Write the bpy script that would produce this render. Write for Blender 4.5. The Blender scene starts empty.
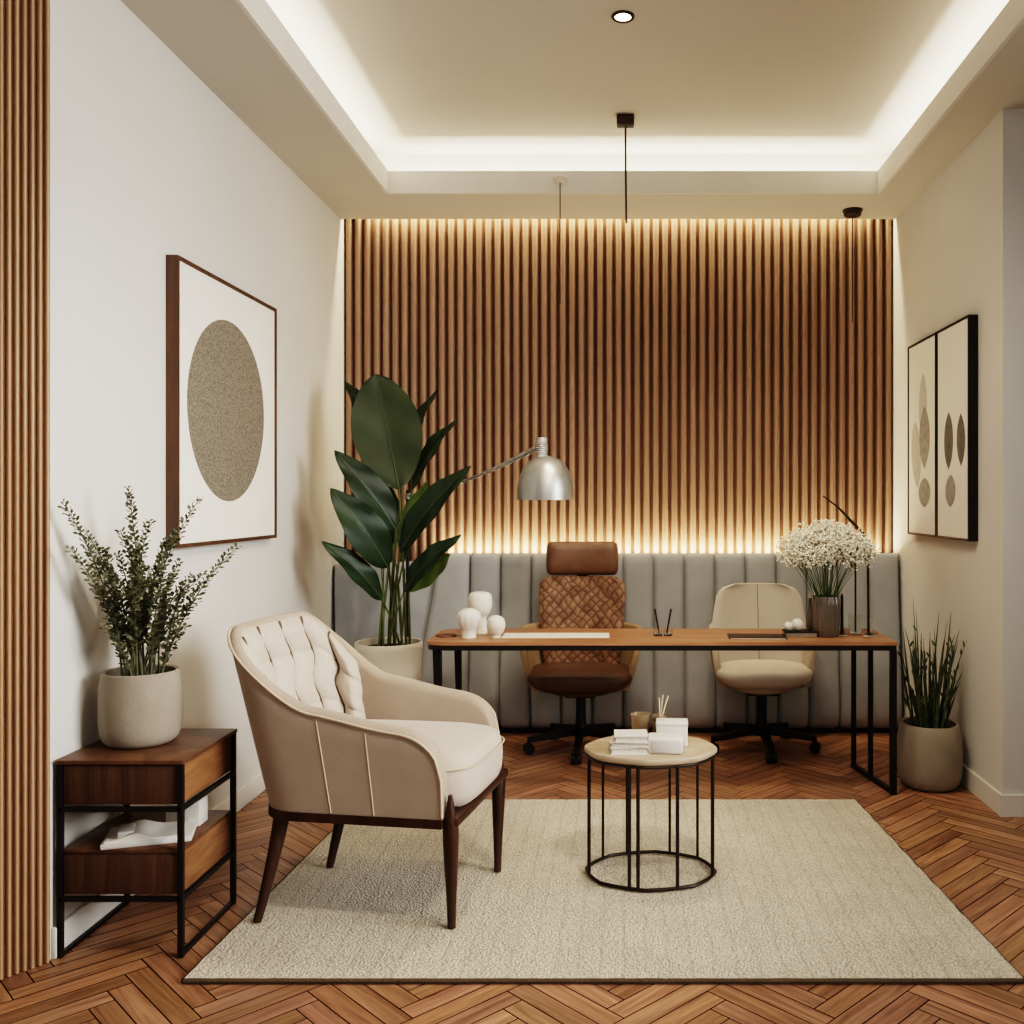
import bpy, bmesh, math, random
from mathutils import Vector, Matrix, noise
random.seed(7)
C = bpy.context.scene.collection
PI = math.pi
F = 950.0; CX, CY, CZ = 624.0, 500.0, 1.25

def at(u, v, Y):                       # a point of the place seen at (u, v), at depth Y
    return Vector(((u-CX)*Y/F, Y, CZ-(v-CY)*Y/F))

# ------------------------------------------------------------------ materials
def nodes_of(name):
    m = bpy.data.materials.new(name); m.use_nodes = True
    nt = m.node_tree
    return m, nt, nt.nodes['Principled BSDF']

def N(nt, t, **kw):
    n = nt.nodes.new(t)
    for k, v in kw.items():
        if k in n.inputs.keys(): n.inputs[k].default_value = v
        else: setattr(n, k, v)
    return n

def coords(nt, scale=(1,1,1), which='Object'):
    tc = nt.nodes.new('ShaderNodeTexCoord'); mp = nt.nodes.new('ShaderNodeMapping')
    mp.inputs['Scale'].default_value = scale
    nt.links.new(tc.outputs[which], mp.inputs['Vector'])
    return mp.outputs['Vector']

def rgba(c): return (c[0], c[1], c[2], 1)

def mat(name, col, rough=.6, metal=0, var=.08, vscale=6, bump=0, bscale=60, spec=.5, sheen=0, trans=0, coat=0, emit=None):
    m, nt, b = nodes_of(name); L = nt.links.new
    vec = coords(nt)
    n = N(nt, 'ShaderNodeTexNoise', Scale=vscale, Detail=4.0); L(vec, n.inputs['Vector'])
    r = N(nt, 'ShaderNodeValToRGB')
    r.color_ramp.elements[0].position = .3; r.color_ramp.elements[1].position = .7
    r.color_ramp.elements[0].color = rgba([max(0, x*(1-var)) for x in col])
    r.color_ramp.elements[1].color = rgba([min(1, x*(1+var)) for x in col])
    L(n.outputs['Fac'], r.inputs['Fac']); L(r.outputs['Color'], b.inputs['Base Color'])
    b.inputs['Roughness'].default_value = rough; b.inputs['Metallic'].default_value = metal
    b.inputs['Specular IOR Level'].default_value = spec
    b.inputs['Sheen Weight'].default_value = sheen
    b.inputs['Transmission Weight'].default_value = trans
    b.inputs['Coat Weight'].default_value = coat
    if emit:
        b.inputs['Emission Color'].default_value = rgba(emit[0]); b.inputs['Emission Strength'].default_value = emit[1]
    if bump:
        n2 = N(nt, 'ShaderNodeTexNoise', Scale=bscale, Detail=3.0); L(vec, n2.inputs['Vector'])
        bp = N(nt, 'ShaderNodeBump', Strength=bump, Distance=.01)
        L(n2.outputs['Fac'], bp.inputs['Height']); L(bp.outputs['Normal'], b.inputs['Normal'])
    return m

def wood(name, dark, light, scale=(30,30,2), rough=.45, bump=.15, tone=None):
    m, nt, b = nodes_of(name); L = nt.links.new
    vec = coords(nt, scale)
    n = N(nt, 'ShaderNodeTexNoise', Scale=1.0, Detail=6.0, Roughness=.6, Distortion=.6); L(vec, n.inputs['Vector'])
    r = N(nt, 'ShaderNodeValToRGB')
    r.color_ramp.elements[0].position = .32; r.color_ramp.elements[1].position = .68
    r.color_ramp.elements[0].color = rgba(dark); r.color_ramp.elements[1].color = rgba(light)
    L(n.outputs['Fac'], r.inputs['Fac']); L(r.outputs['Color'], b.inputs['Base Color'])
    b.inputs['Roughness'].default_value = rough
    bp = N(nt, 'ShaderNodeBump', Strength=bump, Distance=.004)
    L(n.outputs['Fac'], bp.inputs['Height']); L(bp.outputs['Normal'], b.inputs['Normal'])
    return m

def floor_mat():
    m, nt, b = nodes_of('herringbone_wood'); L = nt.links.new
    vec = coords(nt, (3.0, 42, 1), 'UV')
    n = N(nt, 'ShaderNodeTexNoise', Scale=1.0, Detail=6.0, Roughness=.62, Distortion=.9); L(vec, n.inputs['Vector'])
    r = N(nt, 'ShaderNodeValToRGB')
    r.color_ramp.elements[0].position = .30; r.color_ramp.elements[1].position = .72
    r.color_ramp.elements[0].color = (.225,.118,.064,1); r.color_ramp.elements[1].color = (.56,.335,.20,1)
    L(n.outputs['Fac'], r.inputs['Fac'])
    a = N(nt, 'ShaderNodeAttribute', attribute_name='tone')
    mx = N(nt, 'ShaderNodeMix', data_type='RGBA', blend_type='MULTIPLY'); mx.inputs[0].default_value = 1
    L(r.outputs['Color'], mx.inputs[6]); L(a.outputs['Color'], mx.inputs[7])
    L(mx.outputs[2], b.inputs['Base Color'])
    b.inputs['Roughness'].default_value = .36
    bp = N(nt, 'ShaderNodeBump', Strength=.25, Distance=.003)
    L(n.outputs['Fac'], bp.inputs['Height']); L(bp.outputs['Normal'], b.inputs['Normal'])
    return m

def rug_mat():
    m, nt, b = nodes_of('woven_wool'); L = nt.links.new
    vec = coords(nt)
    v = N(nt, 'ShaderNodeTexVoronoi', Scale=125.0, Randomness=.8); L(vec, v.inputs['Vector'])
    n = N(nt, 'ShaderNodeTexNoise', Scale=5.0, Detail=5.0); L(vec, n.inputs['Vector'])
    w = N(nt, 'ShaderNodeTexWave', Scale=5.2, Distortion=1.2); w.inputs['Detail Scale'].default_value = 2.0
    w.bands_direction = 'X'; L(vec, w.inputs['Vector'])
    r = N(nt, 'ShaderNodeValToRGB')
    r.color_ramp.elements[0].position = .05; r.color_ramp.elements[1].position = .75
    r.color_ramp.elements[0].color = (.86,.80,.69,1); r.color_ramp.elements[1].color = (.58,.515,.415,1)
    L(v.outputs['Distance'], r.inputs['Fac'])
    r2 = N(nt, 'ShaderNodeValToRGB')
    r2.color_ramp.elements[0].position = .0; r2.color_ramp.elements[1].position = .12
    r2.color_ramp.elements[0].color = (.90,.89,.88,1); r2.color_ramp.elements[1].color = (1,1,1,1)
    L(w.outputs['Fac'], r2.inputs['Fac'])
    r3 = N(nt, 'ShaderNodeValToRGB')
    r3.color_ramp.elements[0].position = .35; r3.color_ramp.elements[1].position = .65
    r3.color_ramp.elements[0].color = (.90,.90,.89,1); r3.color_ramp.elements[1].color = (1,1,1,1)
    L(n.outputs['Fac'], r3.inputs['Fac'])
    a = N(nt, 'ShaderNodeMix', data_type='RGBA', blend_type='MULTIPLY'); a.inputs[0].default_value = 1
    L(r.outputs['Color'], a.inputs[6]); L(r2.outputs['Color'], a.inputs[7])
    c = N(nt, 'ShaderNodeMix', data_type='RGBA', blend_type='MULTIPLY'); c.inputs[0].default_value = 1
    L(a.outputs[2], c.inputs[6]); L(r3.outputs['Color'], c.inputs[7])
    L(c.outputs[2], b.inputs['Base Color'])
    b.inputs['Roughness'].default_value = .95; b.inputs['Specular IOR Level'].default_value = .1
    bp = N(nt, 'ShaderNodeBump', Strength=.9, Distance=.006); bp.invert = True
    L(v.outputs['Distance'], bp.inputs['Height']); L(bp.outputs['Normal'], b.inputs['Normal'])
    return m

def diamond_leather():
    m, nt, b = nodes_of('woven_leather'); L = nt.links.new
    tc = nt.nodes.new('ShaderNodeTexCoord')
    n = N(nt, 'ShaderNodeTexNoise', Scale=9.0, Detail=3.0); L(tc.outputs['Object'], n.inputs['Vector'])
    sx = nt.nodes.new('ShaderNodeSeparateXYZ'); L(tc.outputs['Object'], sx.inputs[0])
    def mth(op, a, bb=None):
        q = N(nt, 'ShaderNodeMath', operation=op)
        for i, x in enumerate((a, bb)):
            if x is None: continue
            if isinstance(x, (int, float)): q.inputs[i].default_value = x
            else: L(x, q.inputs[i])
        return q.outputs[0]
    wob = mth('MULTIPLY', mth('SUBTRACT', n.outputs['Fac'], .5), .09)
    d = []
    for s in (1, -1):
        e = mth('ADD', mth('MULTIPLY', sx.outputs['Y'], s*1.0), mth('MULTIPLY', sx.outputs['Z'], .9))
        e = mth('ADD', e, wob)
        fr = mth('FRACT', mth('MULTIPLY', e, 21.0))
        d.append(mth('ABSOLUTE', mth('SUBTRACT', fr, .5)))
    h = mth('MAXIMUM', d[0], d[1])
    r = N(nt, 'ShaderNodeValToRGB')
    r.color_ramp.elements[0].position = .28; r.color_ramp.elements[0].color = (.35,.20,.12,1)
    r.color_ramp.elements[1].position = .50; r.color_ramp.elements[1].color = (.15,.075,.042,1)
    L(h, r.inputs['Fac'])
    n2 = N(nt, 'ShaderNodeTexNoise', Scale=16.0, Detail=4.0); L(tc.outputs['Object'], n2.inputs['Vector'])
    r2 = N(nt, 'ShaderNodeValToRGB')
    r2.color_ramp.elements[0].position = .35; r2.color_ramp.elements[0].color = (.55,.5,.45,1)
    r2.color_ramp.elements[1].position = .65; r2.color_ramp.elements[1].color = (1,1,1,1)
    L(n2.outputs['Fac'], r2.inputs['Fac'])
    mx = N(nt, 'ShaderNodeMix', data_type='RGBA', blend_type='MULTIPLY'); mx.inputs[0].default_value = 1
    L(r.outputs['Color'], mx.inputs[6]); L(r2.outputs['Color'], mx.inputs[7]); L(mx.outputs[2], b.inputs['Base Color'])
    b.inputs['Roughness'].default_value = .5
    bp = N(nt, 'ShaderNodeBump', Strength=.8, Distance=.006); bp.invert = True
    L(h, bp.inputs['Height']); L(bp.outputs['Normal'], b.inputs['Normal'])
    return m

def speckle(name, a, bcol, scale):
    m, nt, b = nodes_of(name); L = nt.links.new
    vec = coords(nt)
    v = N(nt, 'ShaderNodeTexVoronoi', Scale=scale); L(vec, v.inputs['Vector'])
    r = N(nt, 'ShaderNodeValToRGB')
    r.color_ramp.elements[0].position = .15; r.color_ramp.elements[0].color = rgba(a)
    r.color_ramp.elements[1].position = .7; r.color_ramp.elements[1].color = rgba(bcol)
    L(v.outputs['Distance'], r.inputs['Fac']); L(r.outputs['Color'], b.inputs['Base Color'])
    b.inputs['Roughness'].default_value = .8
    bp = N(nt, 'ShaderNodeBump', Strength=.5, Distance=.004); L(v.outputs['Distance'], bp.inputs['Height']); L(bp.outputs['Normal'], b.inputs['Normal'])
    return m

M = dict(
    wall=mat('painted_plaster', (.655,.64,.60), .85, var=.02, vscale=2, bump=.03, bscale=90),
    ceil=mat('ceiling_paint', (.61,.575,.515), .9, var=.02, vscale=1.5),
    lip=mat('lip_paint', (.74,.71,.65), .85, var=.02),
    base=mat('baseboard_paint', (.72,.70,.65), .6, var=.02),
    floor=floor_mat(), gap=mat('floor_joint', (.022,.009,.004), .8),
    rug=rug_mat(), rugedge=mat('rug_binding', (.13,.095,.06), .95, bump=.6, bscale=200),
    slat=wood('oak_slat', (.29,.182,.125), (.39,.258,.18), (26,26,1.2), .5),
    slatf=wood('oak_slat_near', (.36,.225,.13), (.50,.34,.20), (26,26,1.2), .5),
    backing=mat('slat_backing', (.22,.125,.078), .8),
    bench=mat('grey_upholstery', (.40,.405,.405), .75, var=.05, vscale=9, bump=.08, bscale=180, sheen=.2),
    benchp=mat('grey_side_panel', (.36,.365,.365), .75, var=.05, vscale=9, bump=.08, bscale=180),
    black=mat('black_metal', (.018,.015,.013), .42, var=.15, spec=.4),
    plinth=mat('dark_plinth', (.02,.015,.012), .7),
    walnut=wood('walnut', (.085,.042,.023), (.18,.092,.05), (14,14,3), .4),
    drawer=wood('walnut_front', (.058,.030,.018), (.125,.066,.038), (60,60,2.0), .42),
    drawerlit=wood('walnut_side_lit', (.16,.075,.034), (.32,.165,.08), (5,5,40), .42),  # lighter copy of the front walnut, light on the sides painted in
    desk=wood('desk_wood', (.28,.135,.07), (.44,.235,.13), (2.5,26,26), .35),
    darkwood=wood('dark_leg_wood', (.030,.014,.009), (.075,.034,.02), (30,30,3), .38),
    beige=mat('beige_upholstery_shaded', (.40,.322,.255), .75, var=.04, vscale=10, bump=.1, bscale=220, sheen=.25),  # shell fabric, darkened in colour for the shade on its outer side
    beigel=mat('light_beige_upholstery', (.545,.47,.395), .75, var=.04, vscale=10, bump=.1, bscale=220, sheen=.25),
    tuftshade=mat('tuft_seam_shade', (.13,.095,.065), .8),  # tuft seams with the groove shade put into their dark colour
    piping=mat('beige_piping', (.60,.48,.36), .7),
    seam=mat('beige_seam', (.62,.50,.38), .7),
    leather=mat('brown_leather', (.155,.082,.048), .42, var=.15, vscale=12, bump=.1, bscale=120),
    leatherd=mat('dark_brown_leather', (.11,.062,.04), .45, var=.15, vscale=12, bump=.1, bscale=120),
    tan=mat('tan_leather', (.36,.255,.16), .5, var=.1, vscale=9, bump=.1, bscale=120),
    woven=diamond_leather(),
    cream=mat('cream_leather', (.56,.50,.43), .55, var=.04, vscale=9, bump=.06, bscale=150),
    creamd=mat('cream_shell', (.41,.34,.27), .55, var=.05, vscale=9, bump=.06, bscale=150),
    creamseam=mat('cream_seam', (.28,.22,.16), .7),
    stone=mat('stone_pot', (.31,.265,.21), .8, var=.07, vscale=14, bump=.12, bscale=120),
    whitepot=mat('white_pot', (.62,.57,.49), .6, var=.04, vscale=8),
    greypot=mat('grey_pot', (.33,.29,.235), .8, var=.07, vscale=12, bump=.2, bscale=120),
    soil=mat('soil', (.03,.02,.013), .95, bump=1, bscale=60),
    leaf=mat('paddle_leaf', (.016,.034,.013), .45, var=.35, vscale=9, spec=.5),
    leafl=mat('paddle_leaf_light', (.10,.15,.04), .4, var=.3, vscale=9),
    leafb=mat('paddle_leaf_big', (.034,.047,.016), .55, var=.22, vscale=5),
    rib=mat('leaf_midrib', (.05,.075,.028), .5),
    stalk=mat('leaf_stalk', (.10,.12,.04), .5, var=.3, vscale=15),
    twig=mat('twig_bark', (.11,.085,.05), .8),
    euc=mat('small_leaf', (.125,.125,.07), .6, var=.5, vscale=40),
    blade=mat('grass_blade', (.085,.105,.05), .5, var=.6, vscale=25),
    gyp=mat('white_blossom', (.92,.87,.75), .8, var=.06, vscale=60),
    gstem=mat('flower_stem', (.10,.15,.05), .6, var=.3, vscale=30),
    ceramic=mat('white_ceramic', (.72,.68,.61), .55, var=.02, spec=.4),
    paper=mat('white_paper', (.72,.69,.63), .8, var=.03),
    bookw=mat('white_cover', (.66,.64,.60), .6, var=.03),
    pages=mat('page_block', (.66,.60,.51), .85, var=.15, vscale=120),
    bookg=mat('pale_grey_cover', (.56,.54,.50), .6, var=.05),
    tabletop=wood('pale_oak_top', (.41,.32,.225), (.53,.43,.325), (4,30,30), .45, .06),
    bronze=mat('bronze_metal', (.045,.033,.024), .38, metal=.5, var=.15),
    silver=mat('brushed_aluminium', (.42,.415,.40), .40, metal=.85, var=.03, vscale=30),
    silverd=mat('knurled_aluminium', (.42,.41,.40), .45, metal=.85, var=.3, vscale=80, bump=.5, bscale=150),
    lampin=mat('lamp_inside', (.9,.86,.78), .6, emit=((1,.86,.66), 2.5)),
    glow=mat('downlight_lens', (1,.95,.85), .4, emit=((1,.85,.62), 14)),
    glass=mat('clear_glass', (.96,.97,.95), .03, trans=1.0, var=0),
    smoked=mat('smoked_glass', (.24,.205,.165), .22, trans=.35, var=.1, vscale=8, coat=.3),
    mat_board=mat('picture_mat', (.80,.77,.71), .85, var=.015),
    framew=wood('frame_wood', (.065,.034,.02), (.125,.064,.038), (20,20,3), .45),
    oval=speckle('speckled_print', (.31,.275,.215), (.16,.138,.105), 140),
    print1=mat('grey_brown_print', (.17,.155,.135), .9, var=.2, vscale=30),
    print2=mat('pale_grey_print', (.34,.32,.285), .9, var=.15, vscale=30),
    print3=mat('faint_print', (.55,.52,.47), .9, var=.04, vscale=30),
    canopyd=mat('dark_bronze', (.05,.03,.022), .5),
    canopyp=mat('pale_canopy', (.60,.56,.49), .8),
    darkreed=mat('dark_reed', (.035,.02,.012), .6, var=.3, vscale=30),
    reedl=mat('pale_reed', (.72,.62,.46), .8),
    amber=mat('amber_glass', (.62,.50,.36), .1, trans=.7, var=.05),
    notebook=mat('dark_notebook', (.045,.03,.025), .5),
)

# ------------------------------------------------------------------ mesh building
class MB:
    def __init__(s, off=(0,0,0)):
        s.v = []; s.f = []; s.off = Vector(off); s.uv = None
    def add(s, vs, fs):
        b = len(s.v)
        s.v += [Vector(p) for p in vs]
        s.f += [tuple(b+i for i in f) for f in fs]
        return s
    def bm(s, bm, mtx=None):
        bm.verts.ensure_lookup_table(); bm.verts.index_update()
        vs = [(mtx @ v.co) if mtx else v.co.copy() for v in bm.verts]
        s.add(vs, [[v.index for v in f.verts] for f in bm.faces]); bm.free()
        return s
    def box(s, lo, hi, bev=0, seg=2, mtx=None):
        bm = bmesh.new(); bmesh.ops.create_cube(bm, size=1)
        lo, hi = Vector(lo), Vector(hi)
        for v in bm.verts: v.co = Vector([lo[i]+(v.co[i]+.5)*(hi[i]-lo[i]) for i in range(3)])
        if bev: bmesh.ops.bevel(bm, geom=bm.edges[:], offset=bev, segments=seg, profile=.5, affect='EDGES')
        return s.bm(bm, mtx)
    def loft(s, rings, cap=True, closed=True, loop=False):
        n = len(rings[0]); vs = [p for r in rings for p in r]; fs = []
        R = len(rings)
        for i in range(R if loop else R-1):
            a, b = i*n, ((i+1) % R)*n
            for j in range(n if closed else n-1):
                k = (j+1) % n
                fs.append((a+j, a+k, b+k, b+j))
        if cap and not loop:
            fs.append(tuple(range(n))[::-1]); fs.append(tuple((R-1)*n+j for j in range(n)))
        return s.add(vs, fs)
    def tube(s, pts, r, n=8, cap=True):
        pts = [Vector(p) for p in pts]; rs = r if isinstance(r, (list, tuple)) else [r]*len(pts)
        rings = []; prev = None
        for i, p in enumerate(pts):
            t = (pts[min(i+1, len(pts)-1)]-pts[max(i-1, 0)]).normalized()
            if prev is None: u = t.orthogonal().normalized()
            else:
                u = prev-t*prev.dot(t)
                u = u.normalized() if u.length > 1e-6 else t.orthogonal().normalized()
            prev = u; w = t.cross(u)
            rings.append([p+(u*math.cos(2*PI*k/n)+w*math.sin(2*PI*k/n))*rs[i] for k in range(n)])
        return s.loft(rings, cap)
    def bar(s, a, b, w, h=None, w2=None, h2=None):       # rectangular bar from a to b, can taper
        a, b = Vector(a), Vector(b); h = h or w; w2 = w2 or w; h2 = h2 or h
        t = (b-a).normalized()
        u = Vector((0,1,0)) if abs(t.y) < .9 else Vector((1,0,0))
        u = (u-t*u.dot(t)).normalized(); q = t.cross(u)
        rr = []
        for p, ww, hh in ((a,w,h),(b,w2,h2)):
            rr.append([p+q*sx*ww/2+u*sy*hh/2 for sx, sy in ((-1,-1),(1,-1),(1,1),(-1,1))])
        return s.loft(rr)
    def lathe(s, prof, n=40, c=(0,0,0), sx=1, sy=1, fn=None):
        rings = []
        for (r, z) in prof:
            ring = []
            for k in range(n):
                a = 2*PI*k/n; rr = r*(fn(a, z) if fn else 1)
                ring.append(Vector((c[0]+rr*math.cos(a)*sx, c[1]+rr*math.sin(a)*sy, c[2]+z)))
            rings.append(ring)
        return s.loft(rings)
    def build(s, name, m, parent=None, smooth=True, angle=42):
        me = bpy.data.meshes.new(name)
        me.from_pydata([tuple(p+s.off) for p in s.v], [], s.f); me.update()
        bm = bmesh.new(); bm.from_mesh(me); bmesh.ops.recalc_face_normals(bm, faces=bm.faces[:]); bm.to_mesh(me); bm.free()
        if smooth:
            for p in me.polygons: p.use_smooth = True
            me.set_sharp_from_angle(angle=math.radians(angle))
        me.materials.append(m)
        o = bpy.data.objects.new(name, me); C.objects.link(o)
        if parent: o.parent = parent
        return o

def thing(name, label, cat, loc=(0,0,0), rz=0, group=None):
    o = bpy.data.objects.new(name, None); C.objects.link(o)
    o.empty_display_size = .1
    o.location = loc; o.rotation_euler = (0,0,rz); o['label'] = label; o['category'] = cat
    if group: o['group'] = group
    return o
def tag(o, label, cat, group=None):
    o['label'] = label; o['category'] = cat
    if group: o['group'] = group
    return o
def struct(o, kind='structure'):
    o['kind'] = kind; return o
def W(root): return MB(off=-Vector(root.location))       # world coordinates for parts of an unrotated thing
def dup(root, loc, label=None):
    r = root.copy(); C.objects.link(r); r.location = loc
    if label: r['label'] = label
    for ch in list(root.children):
        c = ch.copy(); C.objects.link(c); c.parent = r
        for g in list(ch.children):
            d = g.copy(); C.objects.link(d); d.parent = c
    return r

# ------------------------------------------------------------------ room
XL, XR, YB = -1.56, 1.50, 5.33
SOF, UP = 2.798, 3.045
# floor: herringbone planks on a dark ground
def build_floor():
    L_, w, g = .36, .06, .0016
    ca = sa = math.sqrt(.5)
    vs, fs, uvs, tones = [], [], [], []
    def plank(x0, y0, x1, y1, horiz):
        cx, cy = (x0+x1)/2, (y0+y1)/2
        X, Y = ca*cx-sa*cy, sa*cx+ca*cy
        if not (-2.6 < X < 3.4 and -1.2 < Y < 5.5): return
        b = len(vs)
        ou, ov = random.random()*40, random.random()*40
        for (x, y) in ((x0+g,y0+g),(x1-g,y0+g),(x1-g,y1-g),(x0+g,y1-g)):
            vs.append((ca*x-sa*y, sa*x+ca*y, 0.0))
            uvs.append((ou+(x-x0 if horiz else y-y0), ov+(y-y0 if horiz else x-x0)))
        fs.append((b,b+1,b+2,b+3))
        t = random.uniform(.74, 1.16); tones.append((t, t*random.uniform(.92,1.0), t*random.uniform(.90,1.06)))
    for m in range(-16, 17):
        for k in range(-130, 130):
            ox, oy = m*L_+k*w, -m*L_+k*w
            plank(ox, oy, ox+L_, oy+w, True)
            plank(ox, oy+w, ox+w, oy+w+L_, False)
    n = len(vs)
    vs += [(-2.6,-1.2,-.004),(3.4,-1.2,-.004),(3.4,5.5,-.004),(-2.6,5.5,-.004)]
    fs.append((n,n+1,n+2,n+3))
    me = bpy.data.meshes.new('floor'); me.from_pydata(vs, [], fs)
    me.uv_layers.new(name='UVMap'); me.color_attributes.new('tone', 'FLOAT_COLOR', 'CORNER')
    uv = me.uv_layers['UVMap']; at_ = me.color_attributes['tone']
    for p in me.polygons:
        for li in p.loop_indices:
            vi = me.loops[li].vertex_index
            if vi < n:
                uv.data[li].uv = uvs[vi]; t = tones[p.index]
                at_.data[li].color = (t[0],t[1],t[2],1)
    me.materials.append(M['floor']); me.materials.append(M['gap'])
    me.polygons[len(fs)-1].material_index = 1
    o = bpy.data.objects.new('floor', me); C.objects.link(o); struct(o)
build_floor()

struct(MB().box((XL-.12, 2.575, 0), (XL, YB+.1, 3.1)).build('wall_left', M['wall']))
struct(MB().box((XL, YB, 0), (XR, YB+.1, 3.1)).build('wall_back', M['wall']))
struct(MB().add([(XR,3.76,0),(2.9,3.76,0),(2.9,3.86,0),(XR+.1,3.86,0),(XR+.1,YB+.1,0),(XR,YB+.1,0)]+
    [(XR,3.76,3.1),(2.9,3.76,3.1),(2.9,3.86,3.1),(XR+.1,3.86,3.1),(XR+.1,YB+.1,3.1),(XR,YB+.1,3.1)],
    [(0,1,7,6),(1,2,8,7),(2,3,9,8),(3,4,10,9),(4,5,11,10),(5,0,6,11),(0,5,4,3,2,1),(6,7,8,9,10,11)]).build('wall_right', M['wall'], smooth=False))
struct(MB().box((XL, 2.585, .0), (XL+.014, 4.78, .085), .004).build('baseboard_left', M['base']))
struct(MB().add([(XR-.014,3.746,0),(2.9,3.746,0),(2.9,3.76,0),(XR,3.76,0),(XR,5.1,0),(XR-.014,5.1,0)]+
    [(XR-.014,3.746,.085),(2.9,3.746,.085),(2.9,3.76,.085),(XR,3.76,.085),(XR,5.1,.085),(XR-.014,5.1,.085)],
    [(0,1,7,6),(1,2,8,7),(2,3,9,8),(3,4,10,9),(4,5,11,10),(5,0,6,11),(0,5,4,3,2,1),(6,7,8,9,10,11)]).build('baseboard_right', M['base'], smooth=False))

# ceiling with a lit tray
TX0, TX1, TY0, TY1 = -1.19, 1.28, .9, 4.79
rc = .14
struct(MB().box((TX0-rc-.05, TY0-rc-.05, UP), (TX1+rc+.05, TY1+rc+.05, UP+.05)).build('ceiling', M['ceil']))
def ring_mesh(x0,x1,y0,y1,X0,X1,Y0,Y1,z0,z1):            # a rectangular band between an inner and an outer outline
    vs = [(x0,y0,z0),(x1,y0,z0),(x1,y1,z0),(x0,y1,z0),(X0,Y0,z0),(X1,Y0,z0),(X1,Y1,z0),(X0,Y1,z0)]
    vs += [(a,b,z1) for a,b,_ in vs]
    fs = []
    for i in range(4):
        j = (i+1) % 4
        fs += [(i,j,4+j,4+i),(8+i,8+j,12+j,12+i),(i,j,8+j,8+i),(4+i,4+j,12+j,12+i)]
    return MB().add(vs, fs)
struct(ring_mesh(TX0-.008,TX1+.008,TY0-.008,TY1+.008, XL-.4,2.9,-.9,5.235, SOF,SOF+.02).build('ceiling_soffit', M['ceil'], smooth=False))
struct(ring_mesh(TX0,TX1,TY0,TY1, TX0-.015,TX1+.015,TY0-.015,TY1+.015, SOF-.0005,SOF+.112).build('trim_1', M['lip'], smooth=False))
struct(ring_mesh(TX0-rc,TX1+rc,TY0-rc,TY1+rc, TX0-rc-.02,TX1+rc+.02,TY0-rc-.02,TY1+rc+.02, SOF+.018,UP+.01).build('trim_2', M['lip'], smooth=False))
struct(MB().box((XL,5.15,2.96),(XR,YB,3.0)).build('trim_3', M['ceil']))

# slatted wall panel behind the desk
def slat_profile(cx, w, d):
    return [(cx-w/2, 0), (cx-w/2, d*.55), (cx-w*.30, d*.92), (cx, d), (cx+w*.30, d*.92), (cx+w/2, d*.55), (cx+w/2, 0)]
root = thing('slatted_wall_panel', 'wide warm wood slat panel covering the whole rear wall above the grey banquette', 'wall panel', (0, YB, 0))
W(root).box((XL+.002, 5.312, .02), (XR-.002, YB-.001, 2.95)).build('backing_board', M['backing'], root)
sb = W(root); n = 59; pitch = (XR-XL)/n
for i in range(n):
    pr = slat_profile(XL+(i+.5)*pitch, pitch*.68, .028)
    sb.loft([[Vector((x, 5.312-y, z)) for x, y in pr] for z in (.03, 1.0, 2.0, 2.94)])
sb.build('slat', M['slat'], root, angle=50)

# slatted panel at the near left
A, B = Vector((XL+.004, 2.575, 0)), Vector((XL-.296, 2.185, 0))
root = thing('slatted_wall_panel', 'narrow wood slat panel standing floor to ceiling beside the side table', 'wall panel', A)
dv = (B-A).normalized(); nv = Vector((-dv.y, dv.x, 0))
if nv.x < 0: nv = -nv
sb = W(root); length = (B-A).length
bk = [A, B, B-nv*.04, A-nv*.04]
W(root).loft([[p+Vector((0,0,z)) for p in bk] for z in (.0, SOF-.001)]).build('backing_board', M['backing'], root, smooth=False)
np_ = int(length/.0185)
for i in range(np_):
    pr = slat_profile((i+.5)*.0185, .0098, .013)
    sb.loft([[A+dv*x+nv*y+Vector((0,0,z)) for x, y in pr] for z in (.002, 1.4, SOF-.002)])
sb.build('slat', M['slatf'], root, angle=50)

# ------------------------------------------------------------------ banquette
root = thing('upholstered_banquette', 'long grey channel-tufted banquette below the slatted wall, glowing along its top', 'banquette', (0, 5.15, 0))
mb = W(root)
x1 = XR-.012; nch = 15; x0 = -1.0; cw = (x1-x0)/nch
prof = [(.028, 5.115),(.06,5.085),(.11,5.068),(.2,5.068),(.35,5.085),(.55,5.112),(.75,5.132),(.90,5.142),(.94,5.146),(.958,5.156),(.962,5.175)]
rings = []
for (z, y) in prof:
    ring = []
    k = max(0, min(1, (.96-z)/.6))
    for i in range(nch):
        a = x0+i*cw; bx = a+cw
        if i == 0: a -= .10*k
        for t in (0.0, .06, .16, .35, .5, .65, .84, .94):
            x = a+(bx-a)*t
            d = 0 if t == 0 else .020*(1-abs(2*t-1)**5)
            ring.append(Vector((x, y-d+(.024 if t == 0 else 0), z-(.008 if t == 0 and z > .9 else 0))))
    ring.append(Vector((x1, y+.012, z)))
    rings.append(ring)
rings = [[Vector((p.x, 5.205, .028)) for p in rings[0]]]+rings+[[Vector((p.x, 5.205, .958)) for p in rings[-1]]]
mb.loft(rings, cap=False, closed=False)
# close the two ends and the rear
L0 = [r[0] for r in rings]; L1 = [r[-1] for r in rings]
mb.add(L0, [tuple(range(len(L0)))]); mb.add(L1, [tuple(range(len(L1)))])
mb.add([rings[0][0], rings[0][-1], rings[-1][-1], rings[-1][0]], [(0,1,2,3)])
mb.build('tufted_back', M['bench'], root, angle=60)
W(root).box((-1.10, 5.10, 0), (x1-.01, 5.205, .030)).build('plinth', M['plinth'], root)
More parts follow.
